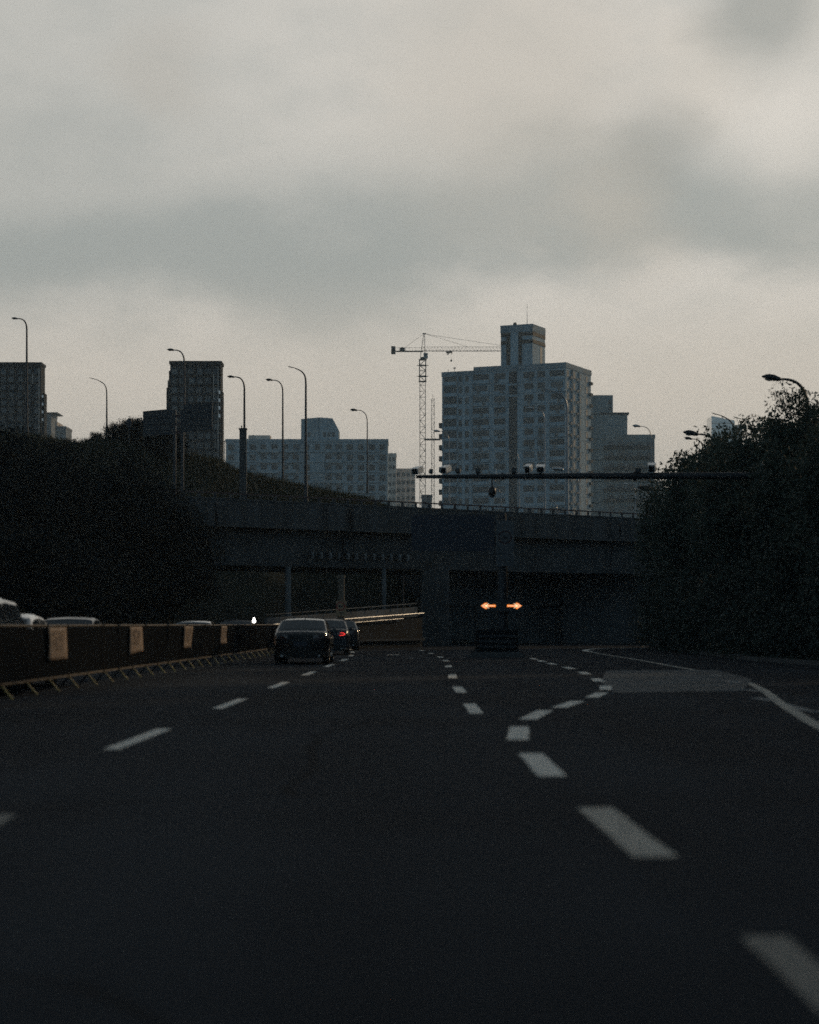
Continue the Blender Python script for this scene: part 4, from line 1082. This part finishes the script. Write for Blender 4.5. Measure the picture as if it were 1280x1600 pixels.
    for wy in wheel_y:
        for s_ in (-1, 1):
            mb = MB(); prof = ((-.10,.19),(-.105,r-.03),(-.08,r-.004),(0,r),(.08,r-.004),(.105,r-.03),(.10,.19))
            mb.loft([[(x, rr*math.cos(2*math.pi*k/28), rr*math.sin(2*math.pi*k/28)) for k in range(28)] for x, rr in prof])
            wh = mb.build('wheel', M['tyre'], t, (s_*(W/2-.125), wy, r))
            mb = MB()
            mb.loft([[(s_*x, rr*math.cos(2*math.pi*k/28), rr*math.sin(2*math.pi*k/28)) for k in range(28)] for x, rr in ((.09,.20),(.10,.205),(.108,.2),(.085,.185),(.05,.17),(.05,.02))], caps=False)
            for k in range(5):
                a = 2*math.pi*k/5; d = Vector((0,math.cos(a),math.sin(a))); e = Vector((0,-math.sin(a),math.cos(a)))
                vs = [Vector((s_*.098,0,0))+d*.03+e*.03, Vector((s_*.098,0,0))+d*.03-e*.03, Vector((s_*.104,0,0))+d*.195-e*.02, Vector((s_*.104,0,0))+d*.195+e*.02]
                mb.add(vs+[v-Vector((s_*.03,0,0)) for v in vs], [(0,1,2,3),(7,6,5,4),(0,4,5,1),(1,5,6,2),(2,6,7,3),(3,7,4,0)])
            mb.build('rim', M['rim'], wh)
    return t
c0 = G(472, 1038.5)
build_car('black sedan seen from behind, the nearest car ahead', (c0.x - .03, c0.y + 4.75/2 - .1, .004), R(-.3), W=1.74, tail=None)
build_car('dark blue car with one red tail lamp lit, just ahead of the black sedan', (P(511,0,84).x - .05, 84+2.3, .004), R(1.5), 'blue_paint', 4.6, 1.8, 1.46, tail='right')
build_car('dark car farthest ahead, partly hidden by the car with the lit tail lamp', (P(527,0,97).x, 97+2.3, .004), R(4), 'black_paint', 4.6, 1.82, 1.45)
GO = 'oncoming cars behind the barrier'
def oncoming(label, pxr, Y, X=None, **kw):
    """pxr: column of the right-hand rear end of the roof."""
    build_car(label, ((pxr-640)*Y/F if X is None else X, Y, .004), R(180.8), group=GO, **kw)
oncoming('oncoming dark sport utility vehicle at the picture edge, tallest roof above the barrier', 0, 36.8, X=-7.95, paint='black_paint', kind='suv', Hh=1.74, L=4.7, W=1.88)
oncoming('oncoming pale car whose roof shows above the widest notice', 0, 41.6, X=-8.12, paint='silver_paint', Hh=1.46)
oncoming('oncoming dark car with a full roof arc showing above the barrier', 0, 62, X=-10.0, paint='blue_paint', Hh=1.46)
oncoming('oncoming silver car whose roof shows as thin bright pieces above the barrier', 0, 88, X=-9.0, paint='silver_paint', Hh=1.40)
oncoming('oncoming dark car nearest the glaring white light', 0, 97, X=-8.0, paint='blue_paint', Hh=1.46)

# ---------------------------------------------------------------- buildings
def win_mesh(w, h, panes=2, name='window', frame='win_frame'):
    mb = MB(); f = .07
    mb.box(-w/2, w/2, -.03, .0, 0, h, 0)
    mb.box(-w/2-.04, w/2+.04, -.09, -.03, -f, 0, 1); mb.box(-w/2-.04, w/2+.04, -.075, -.03, h, h+f, 1)
    mb.box(-w/2-.04, -w/2+.03, -.08, -.03, 0, h, 1); mb.box(w/2-.03, w/2+.04, -.08, -.03, 0, h, 1)
    for k in range(1, panes): x = -w/2 + w*k/panes; mb.box(x-.03, x+.03, -.07, -.03, 0, h, 1)
    if h > 1.2: mb.box(-w/2+.03, w/2-.03, -.065, -.03, h*.66, h*.66+.05, 1)
    me = bpy.data.meshes.new(name); me.from_pydata(mb.v, [], mb.f); me.materials.append(M['win']); me.materials.append(M[frame])
    me.polygons.foreach_set('material_index', mb.m); me.update(); return me
WM = {}
def windows(parent, items, cap=100, frame='win_frame'):
    """items: (x, y, z, rot, w, h, panes) in the building's frame, the most visible first; beyond cap one object."""
    rest = MB()
    for i, (x, y, z, rot, w, h, pn) in enumerate(items):
        key = (round(w,2), round(h,2), pn, frame)
        if key not in WM: WM[key] = win_mesh(w, h, pn, frame=frame)
        if i < cap: link('window', WM[key], parent, (x, y, z), rot)
        else:
            mt = Matrix.Translation((x,y,z)) @ Matrix.Rotation(rot,4,'Z'); me = WM[key]; o = len(rest.v)
            rest.v += [tuple(mt @ v.co) for v in me.vertices]
            for p_ in me.polygons: rest.f.append([o+q for q in p_.vertices]); rest.m.append(p_.material_index); rest.sm.append(False)
    if rest.f:
        o = rest.build('window', [M['win'], M[frame]], parent); o['kind'] = 'stuff'; o['label'] = 'the remaining windows'
def at_px(px, Y): return (px-640)*Y/F
rb = random.Random(12)

# --- big apartment tower. Local frame: origin at the corner between its two visible faces, front face along -x, right face along +y
BY = 531.0; SC = F/BY
ANG = R(-24)
apt = thing('apartment_tower', 'large blue-grey apartment tower with a striped penthouse block on its roof', 'building', (at_px(884, BY), BY, 0), ANG)
ca = math.cos(ANG)
FW = (884-690)/SC/ca; FD = 19.5
zt = HC + (HZ-566)*BY/F; fl = 17.9/SC
mb = MB()
e1 = (884-743)/SC/ca                       # where the left wing starts (set back a little)
mb.box(-e1, 0, 0, FD, 0, zt-1.35); mb.box(-FW, -e1, .9, FD, 0, zt-2.0)
mb.build('wall', M['wall_main'], apt)
sx0, sx1 = (884-810)/SC/ca, (884-797)/SC/ca
mb = MB(); mb.box(-e1-.15, .15, -.15, FD+.1, zt-1.35, zt); mb.box(-FW-.1, -e1-.15, .75, FD+.1, zt-2.0, zt-.75); mb.build('parapet', M['wall_main_band'], apt)
nf = 15
mb = MB()
# dark strips painting in the shade of the shaft and wing-joint recesses, bridged by slabs
mb.box(-sx1, -sx0, -.02, 0, zt-16*fl, zt-1.6); mb.box(-e1-.7, -e1, .84, .9, zt-16*fl, zt-2.0); mb.build('shaft_shade', M['wall_shadow'], apt)
mb = MB()
for k in (1, 2, 9, 13): mb.box(-sx1-.1, -sx0+.1, -.30, -.02, zt-1.9-fl*k-.45, zt-1.9-fl*k+.1)
mb.build('shaft_slab', M['wall_main'], apt)
items = []; AC = []; bal = []
def fr(px): return -(884-px)/SC/ca
for k in range(nf):
    z = zt - 1.45 - fl*(k+1) + .95
    for (pc, wd, pn) in ((754,4.2,4),(783,3.0,3),(828,2.9,3),(847,2.0,2),(871,3.9,4)):
        items.append((fr(pc), -.001, z, 0, wd if rb.random() > .2 else wd*.8, 1.45, pn))
        if rb.random() < .45: AC.append((fr(pc)+rb.uniform(-.9,.9), -.40, z-.72))
    for (pc, wd) in ((719,.9),(729.5,.9)): items.append((fr(pc), .899, z, 0, wd, 1.5, 1))
    items.append((fr(703), .899, z-.1, 0, 3.6, 1.7, 4))
for k in range(nf):
    z = zt - 1.45 - fl*(k+1) + .95
    for yy, wd in ((1.6,1.0),(6.4,1.1),(11.0,1.0),(16.2,1.3)): items.append((.001, yy, z, R(90), wd, 1.5, 1))
    for yy in (2.9, 7.8): AC.append((.38, yy, z-.55))
    bal.append((k, z))
items.sort(key=lambda i: -i[2])
vis = [i for i in items if i[2] > zt - 12.6*fl]; hid = [i for i in items if i[2] <= zt - 12.6*fl]
vis.sort(key=lambda i: -i[4]*i[5]*(1 if i[3] == 0 else .3))
windows(apt, vis + hid)
acm = MB(); acm.box(-.42,.42,-.18,.18,0,.62); acm.box(-.3,.3,-.2,-.18,.08,.54)
ac0 = acm.build('air_conditioner', M['aircon'], apt, AC[0])
for a in AC[1:90]:
    o = ac0.copy(); COL.objects.link(o); o.location = a
    if a[0] > 0: o.rotation_euler = (0,0,R(90))
# balcony parapets
bm0 = MB(); bm0.box(-2.0,2.0,-.75,0,0,.9); bmo = None
for k in range(nf):
    z = zt-1.45-fl*(k+1)
    for pc, wd in ((703,1.0),(754,1.08),(871,1.0)):
        y = .9 if pc == 703 else 0
        if bmo is None: bmo = bm0.build('balcony', M['wall_main'], apt, (fr(pc), y, z+.0))
        else:
            o = bmo.copy(); COL.objects.link(o); o.location = (fr(pc), y, z)
        if pc != 703: (bmo if False else COL.objects[-1]).scale = (1.08, .45, 1)
# stepped side balconies on the left end, lower floors, and small ones on the right end
sb = None
for k in range(4, nf):
    z = zt-1.45-fl*(k+1)+.9
    for (x, y0) in ((-FW-.8, 3.0),):
        if sb is None:
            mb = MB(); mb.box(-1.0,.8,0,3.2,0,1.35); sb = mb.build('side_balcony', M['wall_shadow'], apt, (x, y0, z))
        else:
            o = sb.copy(); COL.objects.link(o); o.location = (x, y0, z)
for k in range(nf):
    z = zt-1.45-fl*(k+1)+.5
    o = sb.copy(); COL.objects.link(o); o.location = (.35, FD-1.6, z); o.scale = (.3,.5,.55)
mb = MB()
for k in range(1, nf):
    z = zt-1.45-fl*k
    mb.box(-e1,-sx1-.12,-.05,-.001,z-.10,z+.06); mb.box(-sx0+.12,-.05,-.05,-.001,z-.10,z+.06); mb.box(.001,.05,.02,FD,z-.10,z+.06)
mb.build('string_course', M['wall_main_band'], apt)
mb = MB(); mb.box(.001,.45,4.0,4.5,zt-15*fl,zt-1.5); mb.box(.001,.45,9.3,9.8,zt-15*fl,zt-1.5); mb.build('downpipe_rib', M['wall_main_band'], apt)
# penthouse block
px0, pxc, px1 = 782, 831, 854
tx0, tx1 = fr(px0), fr(pxc); tyd = (px1-pxc)/SC/math.sin(-ANG)*.48; ty0 = 1.2
th = HC + (HZ-501.5)*BY/F - zt
pent = MB(); pent.box(tx0, tx1, ty0, ty0+9.2, zt, zt+th-1.9); pb = pent.build('penthouse', M['wall_main'], apt)
mb = MB(); mb.box(tx0-.1, tx1+.1, ty0-.1, ty0+9.3, zt+th-1.9, zt+th); mb.build('coping', M['wall_main_band'], pb)
b1, b2 = zt+th-1.9-1.05, zt+th-1.9-3.0
fw_ = tx1 - tx0
mb = MB()
for z in (b1, b2):
    mb.box(tx0, tx0+fw_*.18, ty0-.12, ty0, z, z+.95); mb.box(tx0+fw_*.66, tx1, ty0-.12, ty0, z, z+.95)
mb.box(tx0+fw_*.18, tx0+fw_*.30, ty0-.14, ty0, zt+.2, zt+th-1.95); mb.box(tx0+fw_*.56, tx0+fw_*.66, ty0-.14, ty0, zt+.2, zt+th-1.95)
mb.build('tile_band', M['shaded_tile'], pb)  # front bands: the same tile, its shade put into a darker colour
mb = MB()
for z in (b1, b2): mb.box(tx1, tx1+.12, ty0, ty0+9.2, z, z+.95)
mb.build('tile_band', M['sunlit_tile'], pb)  # right bands: sunlit gold put into the tile colour
mb = MB(); mb.box(tx1, tx1+.06, ty0+5.4, ty0+7.0, zt+1.0, zt+5.2); mb.build('window', M['win'], pb)
mb = MB(); mb.cyl((tx0+fw_*.36,ty0+2,zt+th),(tx0+fw_*.36,ty0+2,zt+th+.5),.5,n=14); mb.loft([[(tx0+fw_*.36+r_*math.cos(2*math.pi*k/14),ty0+2+r_*math.sin(2*math.pi*k/14),zt+th+z) for k in range(14)] for z, r_ in ((.5,.5),(.75,.42),(.9,.25),(.95,.02))]); mb.build('water_tank', M['cam_black'], pb)
mb = MB(); mb.cyl((tx0+fw_*.7,ty0+3,zt+th),(tx0+fw_*.7,ty0+3,zt+th+3.2),.09,.06,n=6); mb.cyl((tx0+fw_*.7,ty0+3,zt+th+3.2),(tx0+fw_*.7,ty0+3,zt+th+5.6),.05,.03,n=5); mb.build('aerial', M['steel'], pb)
mb = MB(); xx = fr(705); mb.cyl((xx,3,zt-.75),(xx,3,zt+.6),.06,n=5); mb.box(xx-.35,xx+.35,2.95,3.05,zt+.3,zt+.6); xx = fr(693); mb.cyl((xx,3,zt-.75),(xx+.5,3,zt+.2),.05,n=5); mb.build('roof_aerial', M['steel_dark'], apt)

# --- generic block with a front face toward the camera
def block(name, label, px0, px1, ytop, Y, depth, wall, rz=0, rows=8, cols=6, floor=3.0, ww=1.6, wh=1.4, panes=2, top_gap=1.6, cap=100, side=None, parapet=.8, group=None, zmin=10, skip=None, sills=True):
    x0, x1 = at_px(px0, Y), at_px(px1, Y); zt = HC + (HZ-ytop)*Y/F; w = x1-x0
    t = thing(name, label, 'building', (x0, Y, 0), rz, group)
    mb = MB(); mb.box(0, w, 0, depth, 0, zt-parapet); wl = mb.build('wall', M[wall], t)
    mb = MB(); mb.box(-.15, w+.15, -.15, depth+.15, zt-parapet, zt); mb.build('parapet', M[wall], t)
    it = []
    for r_ in range(rows):
        z = zt - parapet - top_gap - floor*r_ - wh*.5
        if z < zmin: break
        for c in range(cols):
            if skip and skip(r_, c): continue
            it.append((w*(c+.5)/cols + rb.uniform(-.1,.1), -.001, z, 0, ww*rb.choice((1,1,1,.8)), wh, panes))
        if side:
            for yy in side: it.append((w+.001, yy, z, R(90), ww, wh, panes))
    windows(t, it, cap, 'tower_frame' if wall == 'wall_tower' else 'win_frame')
    if sills:
        mb = MB()
        for r_ in range(rows):
            z = zt - parapet - top_gap - floor*r_ - wh*.5 - .35
            mb.box(w*.04, w*.96, -.35, -.002, z-.3, z-.08)
        mb.build('ledge', M[wall], t)
    return t, w, zt
# pale block with turret
YM = 596.0; sm = F/YM
t, w, zt = block('apartment_block', 'long pale blue-grey apartment block with a chamfered turret on its roof', 353, 606, 686, YM, 14, 'wall_mid', R(0), 6, 15, 16/sm, 1.7, 1.5, 2, 1.5, skip=lambda r_, c: c in (1,) or (c == 8 and r_ > 0))
mb = MB(); a, b = (470-353)/sm, (529-353)/sm; hz = (686-651)/sm
mb.add([(a,2,zt),(b,2,zt),(b,2,zt+hz*.45),(b-1.8,2,zt+hz*.96),(a+(b-a)*.48,2,zt+hz),(a,2,zt+hz*.93),(a,11,zt),(b,11,zt),(b,11,zt+hz*.45),(b-1.8,11,zt+hz*.96),(a+(b-a)*.48,11,zt+hz),(a,11,zt+hz*.93)],
       [(0,1,2,3,4,5),(11,10,9,8,7,6),(1,7,8,2),(2,8,9,3),(3,9,10,4),(4,10,11,5),(5,11,6,0)])
tr_ = mb.build('turret', M['wall_mid'], t)
mb = MB()
for x_ in (.22,.62,.74,.86): mb.box(a+(b-a)*x_-.45, a+(b-a)*x_+.45, 1.93, 2.0, zt+.8, zt+2.1)
mb.build('window', M['win'], tr_)
mb = MB(); mb.box(a+(b-a)*.47,a+(b-a)*.5,1.9,2.0,zt,zt+hz*.97); mb.build('corner_rib', M['wall_main_band'], tr_)
mb = MB(); a2, b2 = (387-353)/sm, (421-353)/sm; mb.box(a2,b2,3,9,zt,zt+1.35); mb.build('roof_hut', M['wall_beige'], t)
mb = MB(); mb.cyl((-.4,1,zt-9),(-.4,1,zt-.4),.12,n=6); mb.box(-.6,0,.8,1.2,zt-.6,zt-.4); mb.build('downpipe', M['steel_dark'], t)
for k in range(5):
    for c0_, c1_ in ((.20,.33),(.37,.44),(.62,.72)):
        z = zt-3.9-k*16/sm; mb = MB(); mb.box(w*c0_,w*c1_,-1.1,-.36,z,z+.95); mb.build('balcony', M['wall_mid'], t)
# beige pair behind it
block('beige_block', 'hazy beige building in two steps behind the pale block, beside the crane', 606, 619, 708, 830, 14, 'wall_beige', 0, 6, 2, 3.2, 1.2, 1.4, 1, sills=False, group=None)
block('beige_block', 'lower hazy beige building between the pale block and the crane mast', 619, 649, 732, 850, 14, 'wall_beige', 0, 5, 4, 3.2, 1.3, 1.4, 1, sills=False)
# stepped grey-green block right of the tower
YR = 610.0; sr = F/YR
t, w, zt = block('stepped_block', 'stepped grey-green apartment block beside the big apartment tower', 918, 1023, 679, YR, 16, 'wall_right', 0, 7, 7, 16.6/sr, 1.9, 1.5, 3, 1.7, skip=lambda r_, c: c < 2, parapet=1.2)
X2 = lambda px: (px-918)/sr
mb = MB(); mb.box(X2(924), X2(981), 1, 14, zt, zt+(679-647)/sr); s1 = mb.build('upper_storey', M['wall_right'], t)
mb = MB(); mb.box(X2(938), X2(983.5), .7, 14.3, zt+(679-647)/sr, zt+(679-644)/sr); mb.build('eaves', M['wall_shadow'], s1)
mb = MB(); mb.box(X2(927), X2(960), 4, 14, zt+(679-644)/sr, zt+(679-615)/sr); s2 = mb.build('roof_tower', M['wall_right'], t)
mb = MB(); mb.box(X2(953), X2(958), 3.94, 4, zt+(679-639)/sr, zt+(679-633)/sr); mb.box(X2(953), X2(958), 3.94, 4, zt+(679-630)/sr, zt+(679-623)/sr); mb.build('window', M['win'], s2)
for k in range(6):
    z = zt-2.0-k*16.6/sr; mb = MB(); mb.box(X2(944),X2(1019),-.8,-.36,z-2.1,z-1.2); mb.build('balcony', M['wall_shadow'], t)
def wedge(name, m, t, x, wd, y0, y1, z0, z1):
    """A solid triangular prism on a facade: its broad face looks to the right and forward."""
    mb = MB(); mb.add([(x,y0,z0),(x+wd,y1,z0),(x,y1,z0),(x,y0,z1),(x+wd,y1,z1),(x,y1,z1)], [(0,1,4,3),(1,2,5,4),(2,0,3,5),(0,2,1),(3,4,5)])
    return mb.build(name, M[m], t)
# dark tower with billboards before it
YT = 330.0; st = F/YT; q = YT/690.0
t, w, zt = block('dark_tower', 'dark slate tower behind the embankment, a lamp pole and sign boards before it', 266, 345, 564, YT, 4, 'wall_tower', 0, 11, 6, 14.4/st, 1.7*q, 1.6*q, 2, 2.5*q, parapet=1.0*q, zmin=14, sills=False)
mb = MB(); mb.box(-1.35*q,0,.5,3.5,0,zt-41/st); mb.box(w,w+.4*q,1,3.5,0,zt-46/st); mb.build('side_bay', M['wall_tower'], t)
mb = MB(); mb.box(-.9*q,0,.3,3,zt-41/st,zt-30/st); mb.box(-.5*q,0,.3,3,zt-30/st,zt-15/st); mb.build('corner_step', M['wall_tower'], t)
for k in range(4):
    z = zt - 48/st - k*12.2/st; wedge('glint_window', 'chrome', t, w-.65*q, .55*q, -.8*q, -.002, z-.8*q, z+.3*q)  # window glints shaped as mirror-bright wedges turned to catch the low sun
wedge('fin', 'wall_beige', t, w-2.4*q, .3*q, -.7*q, -.002, zt-60/st, zt-20/st)
wedge('fin', 'wall_beige', t, w-.9*q, .2*q, -.6*q, -.002, 12, zt-9/st)
# far left tower and its lower neighbours
YL = 350.0; sl = F/YL; q = YL/780.0
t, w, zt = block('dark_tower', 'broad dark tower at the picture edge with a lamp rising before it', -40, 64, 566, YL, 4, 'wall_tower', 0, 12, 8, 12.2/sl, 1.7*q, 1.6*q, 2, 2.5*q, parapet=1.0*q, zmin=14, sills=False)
mb = MB(); mb.box(w, w+.9*q, 1, 3.5, 0, zt-47/sl); mb.build('side_bay', M['wall_tower'], t)
for xo, n, z0, yb in ((w-1.3*q, 4, 45, -.002), (w+.12*q, 4, 49, .998)):
    for k in range(n):
        z = zt - (z0+3+k*12.2)/sl; wedge('glint_window', 'chrome', t, xo, .5*q, yb-.8*q, yb, z-.6*q, z+.4*q)  # window glints again built as mirror-bright wedges
wedge('fin', 'wall_beige', t, w-.7*q, .2*q, -.6*q, -.002, 12, zt-9/sl)
wedge('fin', 'wall_beige', t, w-3.2*q, .3*q, -.6*q, -.002, zt-34/sl, zt-19/sl)
GN = 'low blocks beside the broad dark tower'
t, w, zt = block('low_block', 'low grey block with a flat projecting roof plate beside the broad dark tower', 71, 80, 646, 800, 14, 'wall_grey', 0, 4, 2, 3, 1.0, 1.3, 1, sills=False, group=GN)
mb = MB(); mb.box(-.8, w+2.6, -1, 12, zt, zt+.35); mb.build('roof_plate', M['wall_shadow'], t)
block('low_block', 'low pale block in the middle of the three beside the broad dark tower', 80, 89, 659, 810, 14, 'wall_beige', 0, 3, 2, 3, 1.0, 1.3, 1, sills=False, group=GN)
block('low_block', 'lowest slate block of the three beside the broad dark tower', 89, 103, 666, 790, 14, 'wall_grey', 0, 3, 4, 3, 1.0, 1.3, 1, sills=False, group=GN)
# small buildings
block('site_hut', 'small dark building at the foot of the crane mast', 659, 675, 773, 560, 8, 'wall_grey', 0, 1, 2, 3, 1.0, 1.0, 1, sills=False, parapet=.5)
block('skyline_block', 'hazy far block glimpsed under the boom between the stepped block and trees', 1022, 1037, 752, 1050, 20, 'wall_grey', 0, 5, 3, 3.4, 2, 1.5, 2, sills=False)
block('skyline_block', 'lower hazy far block glimpsed at the tree edge under the boom', 1036, 1050, 764, 1100, 20, 'wall_grey', 0, 4, 3, 3.4, 2, 1.5, 2, sills=False)
# glass tower with a sloping roof
YG = 1500.0; sg_ = F/YG
t = thing('glass_tower', 'pale hazy glass tower with a sloping roof behind the trees', 'building', (at_px(1112, YG), YG, 0))
zl = HC+(HZ-650)/sg_; zr = HC+(HZ-657)/sg_; w = 36/sg_
mb = MB(); mb.add([(0,0,0),(w,0,0),(w,0,zr),(0,0,zl),(0,24,0),(w,24,0),(w,24,zr),(0,24,zl)], [(0,1,2,3),(5,4,7,6),(3,2,6,7),(4,0,3,7),(1,5,6,2)]); mb.build('wall', M['curtain'], t)
mb = MB()
for k in range(14):
    z = zr - 2 - k*3.8; mb.box(.05, w-.05, -.12, -.002, z-.35, z)
mb.build('floor_band', M['wall_grey'], t)
mb = MB(); mb.box(w, w+6, 2, 20, 0, zr-3); mb.box(w*.5, w*.55, 6, 8, zr, zr+3); mb.build('service_core', M['wall_grey'], t)

# ---------------------------------------------------------------- tower crane
YC = 620.0; sc_ = F/YC
cr = thing('tower_crane', 'tower crane with lattice mast and long thin jib passing behind the apartment tower', 'crane', (at_px(660.5, YC), YC, 0))
def cx(px): return (px-660.5)/sc_
def czz(py): return HC + (HZ-py)/sc_
def lattice(mb, z0, z1, hw, step, th):
    for sx in (-1,1):
        for sy in (-1,1): mb.box(sx*hw-th, sx*hw+th, sy*hw-th, sy*hw+th, z0, z1)
    z = z0; k = 0
    while z < z1 - .1:
        zn = min(z+step, z1)
        for sy in (-1,1):
            s_ = 1 if k % 2 else -1
            mb.cyl((-hw*s_, sy*hw, z), (hw*s_, sy*hw, zn), th*.55, n=4); mb.cyl((sy*hw, -hw*s_, z), (sy*hw, hw*s_, zn), th*.55, n=4)
            mb.cyl((-hw, sy*hw, zn), (hw, sy*hw, zn), th*.55, n=4)
        z = zn; k += 1
mb = MB(); lattice(mb, 0, czz(596), .82, 1.75, .085); mb.build('mast', M['crane'], cr)
mb = MB(); lattice(mb, czz(596), czz(562), .92, 1.6, .14)
for py in (596,588,571,562): z = czz(py); mb.box(-1.15,1.15,-1.15,1.15,z-.12,z+.06)
for py in (588,571): z = czz(py); mb.box(-1.75,1.75,-.3,.3,z-.05,z+.05)
mb.build('climbing_cage', M['steel_dark'], cr)
mb = MB(); mb.cyl((0,0,czz(562)),(0,0,czz(558)),.9,.6,n=12); mb.build('slewing_ring', M['steel_dark'], cr)
mb = MB(); mb.box(cx(662),cx(668.5),-1.6,.2,czz(560.5),czz(552.5)); cab = mb.build('cab', M['crane_cab'], cr)
mb = MB(); mb.box(cx(662.5),cx(668),-1.66,-1.6,czz(557),czz(553.5)); mb.build('window', M['win'], cab)
mb = MB()
for sx, sy in ((-.7,-.6),(.7,-.6),(-.7,.6),(.7,.6)):
    mb.cyl((sx, sy, czz(558)), (cx(663)+sx*.2, sy*.2, czz(522)), .085, n=5)
for q in range(1,6):
    u = q/6; z = czz(558)+(czz(522)-czz(558))*u; c_ = cx(663)*u; s_ = .7*(1-u*.8); mb.cyl((c_-s_,-.5,z),(c_+s_,-.5,z+.8),.05,n=4)
mb.box(cx(663)-.5,cx(663)+.5,-.3,.3,czz(522),czz(520.5)); mb.cyl((cx(663),0,czz(521)),(cx(671),0,czz(523)),.1,n=4); mb.build('apex', M['crane'], cr)
JL = cx(800)
mb = MB(); zj = czz(548.5)
for sy in (-.6,.6): mb.box(0, JL, sy-.05, sy+.05, zj-.05, zj+.05)
mb.box(0, JL, -.045, .045, zj+1.17, zj+1.26)
n = 26
for k in range(n):
    xa = JL*k/n; xb = JL*(k+1)/n; xm = (xa+xb)/2
    for sy in (-.6,.6): mb.cyl((xa,sy,zj),(xm,0,zj+1.2),.026,n=4); mb.cyl((xm,0,zj+1.2),(xb,sy,zj),.026,n=4)
mb.build('jib', M['jib_paint'], cr)
mb = MB(); mb.box(cx(612),0,-.7,.7,zj-.22,zj+.02); 
for k in range(8): xx = cx(618)+(0-cx(618))*k/8; mb.cyl((xx,-.65,zj),(xx,-.65,zj+.9),.04,n=4)
mb.box(cx(618),0,-.68,-.62,zj+.88,zj+.95); cj = mb.build('counter_jib', M['steel_dark'], cr)
mb = MB(); mb.box(cx(611.5),cx(618),-.9,.9,czz(553),czz(541.5)); mb.build('counterweight', M['steel_dark'], cj)
mb = MB(); mb.box(cx(624.5),cx(633),-.6,.6,zj+.02,czz(543.5)); mb.cyl((cx(629),-.7,czz(545.5)),(cx(629),.7,czz(545.5)),.55,n=10); mb.build('winch', M['steel_dark'], cj)
mb = MB(); ap = Vector((cx(663),0,czz(521)))
mb.cyl(ap, (cx(626),0,zj+.1), .05, n=4); mb.cyl(ap, (cx(730),0,zj+1.3), .05, n=4); mb.cyl(ap+Vector((1,0,-.3)), (JL*.97,0,zj+1.3), .05, n=4); mb.build('tie_rod', M['crane'], cr)
mb = MB(); mb.box(cx(697),cx(707),-.8,.8,zj-.5,zj-.15); 
mb.cyl((cx(698),0,zj-.4),(cx(700),0,zj-1.1),.13,n=5); mb.cyl((cx(700),0,zj-1.1),(cx(705),0,zj+.1),.13,n=5); mb.cyl((cx(705),0,zj+.1),(cx(706.5),0,zj-.9),.13,n=5)
tro = mb.build('trolley', M['steel_dark'], cr)
mb = MB(); mb.cyl((cx(705),0,zj-.5),(cx(705),0,czz(563)),.03,n=4); mb.box(cx(704),cx(706.5),-.3,.3,czz(565),czz(562)); mb.build('hook_block', M['steel_dark'], tro)
mb = MB(); mb.box(cx(663),cx(688),-.4,.4,czz(688),czz(685.5)); mb.build('wall_tie', M['steel_dark'], cr)
hm = thing('hoist_mast', 'very thin lattice hoist mast between the crane mast and the apartment tower', 'hoist mast', (at_px(676.5, YC-8), YC-8, 0))
mb = MB(); lattice(mb, 0, czz(628), .42, 1.3, .06); mb.build('mast', M['crane'], hm)
mb = MB(); mb.cyl((0,0,czz(628)),(0,0,czz(620)),.05,n=5); mb.build('cap_rod', M['crane'], hm)

# ---------------------------------------------------------------- haze
m = bpy.data.materials.new('haze'); m.use_nodes = True; nt = m.node_tree; nt.nodes.clear()
pv = N(nt, 'ShaderNodeVolumePrincipled'); pv.inputs['Color'].default_value = (0.72, 0.90, 1.0, 1); pv.inputs['Density'].default_value = 0.00030; pv.inputs['Anisotropy'].default_value = 0.2
om = N(nt, 'ShaderNodeOutputMaterial'); nt.links.new(pv.outputs[0], om.inputs['Volume'])
mb = MB(); mb.box(-1600, 1600, -400, 2500, -1, 160); hz = mb.build('haze', m); tag(hz, 'thin even haze over the whole scene', 'haze', kind='stuff')
hz.display_type = 'WIRE'
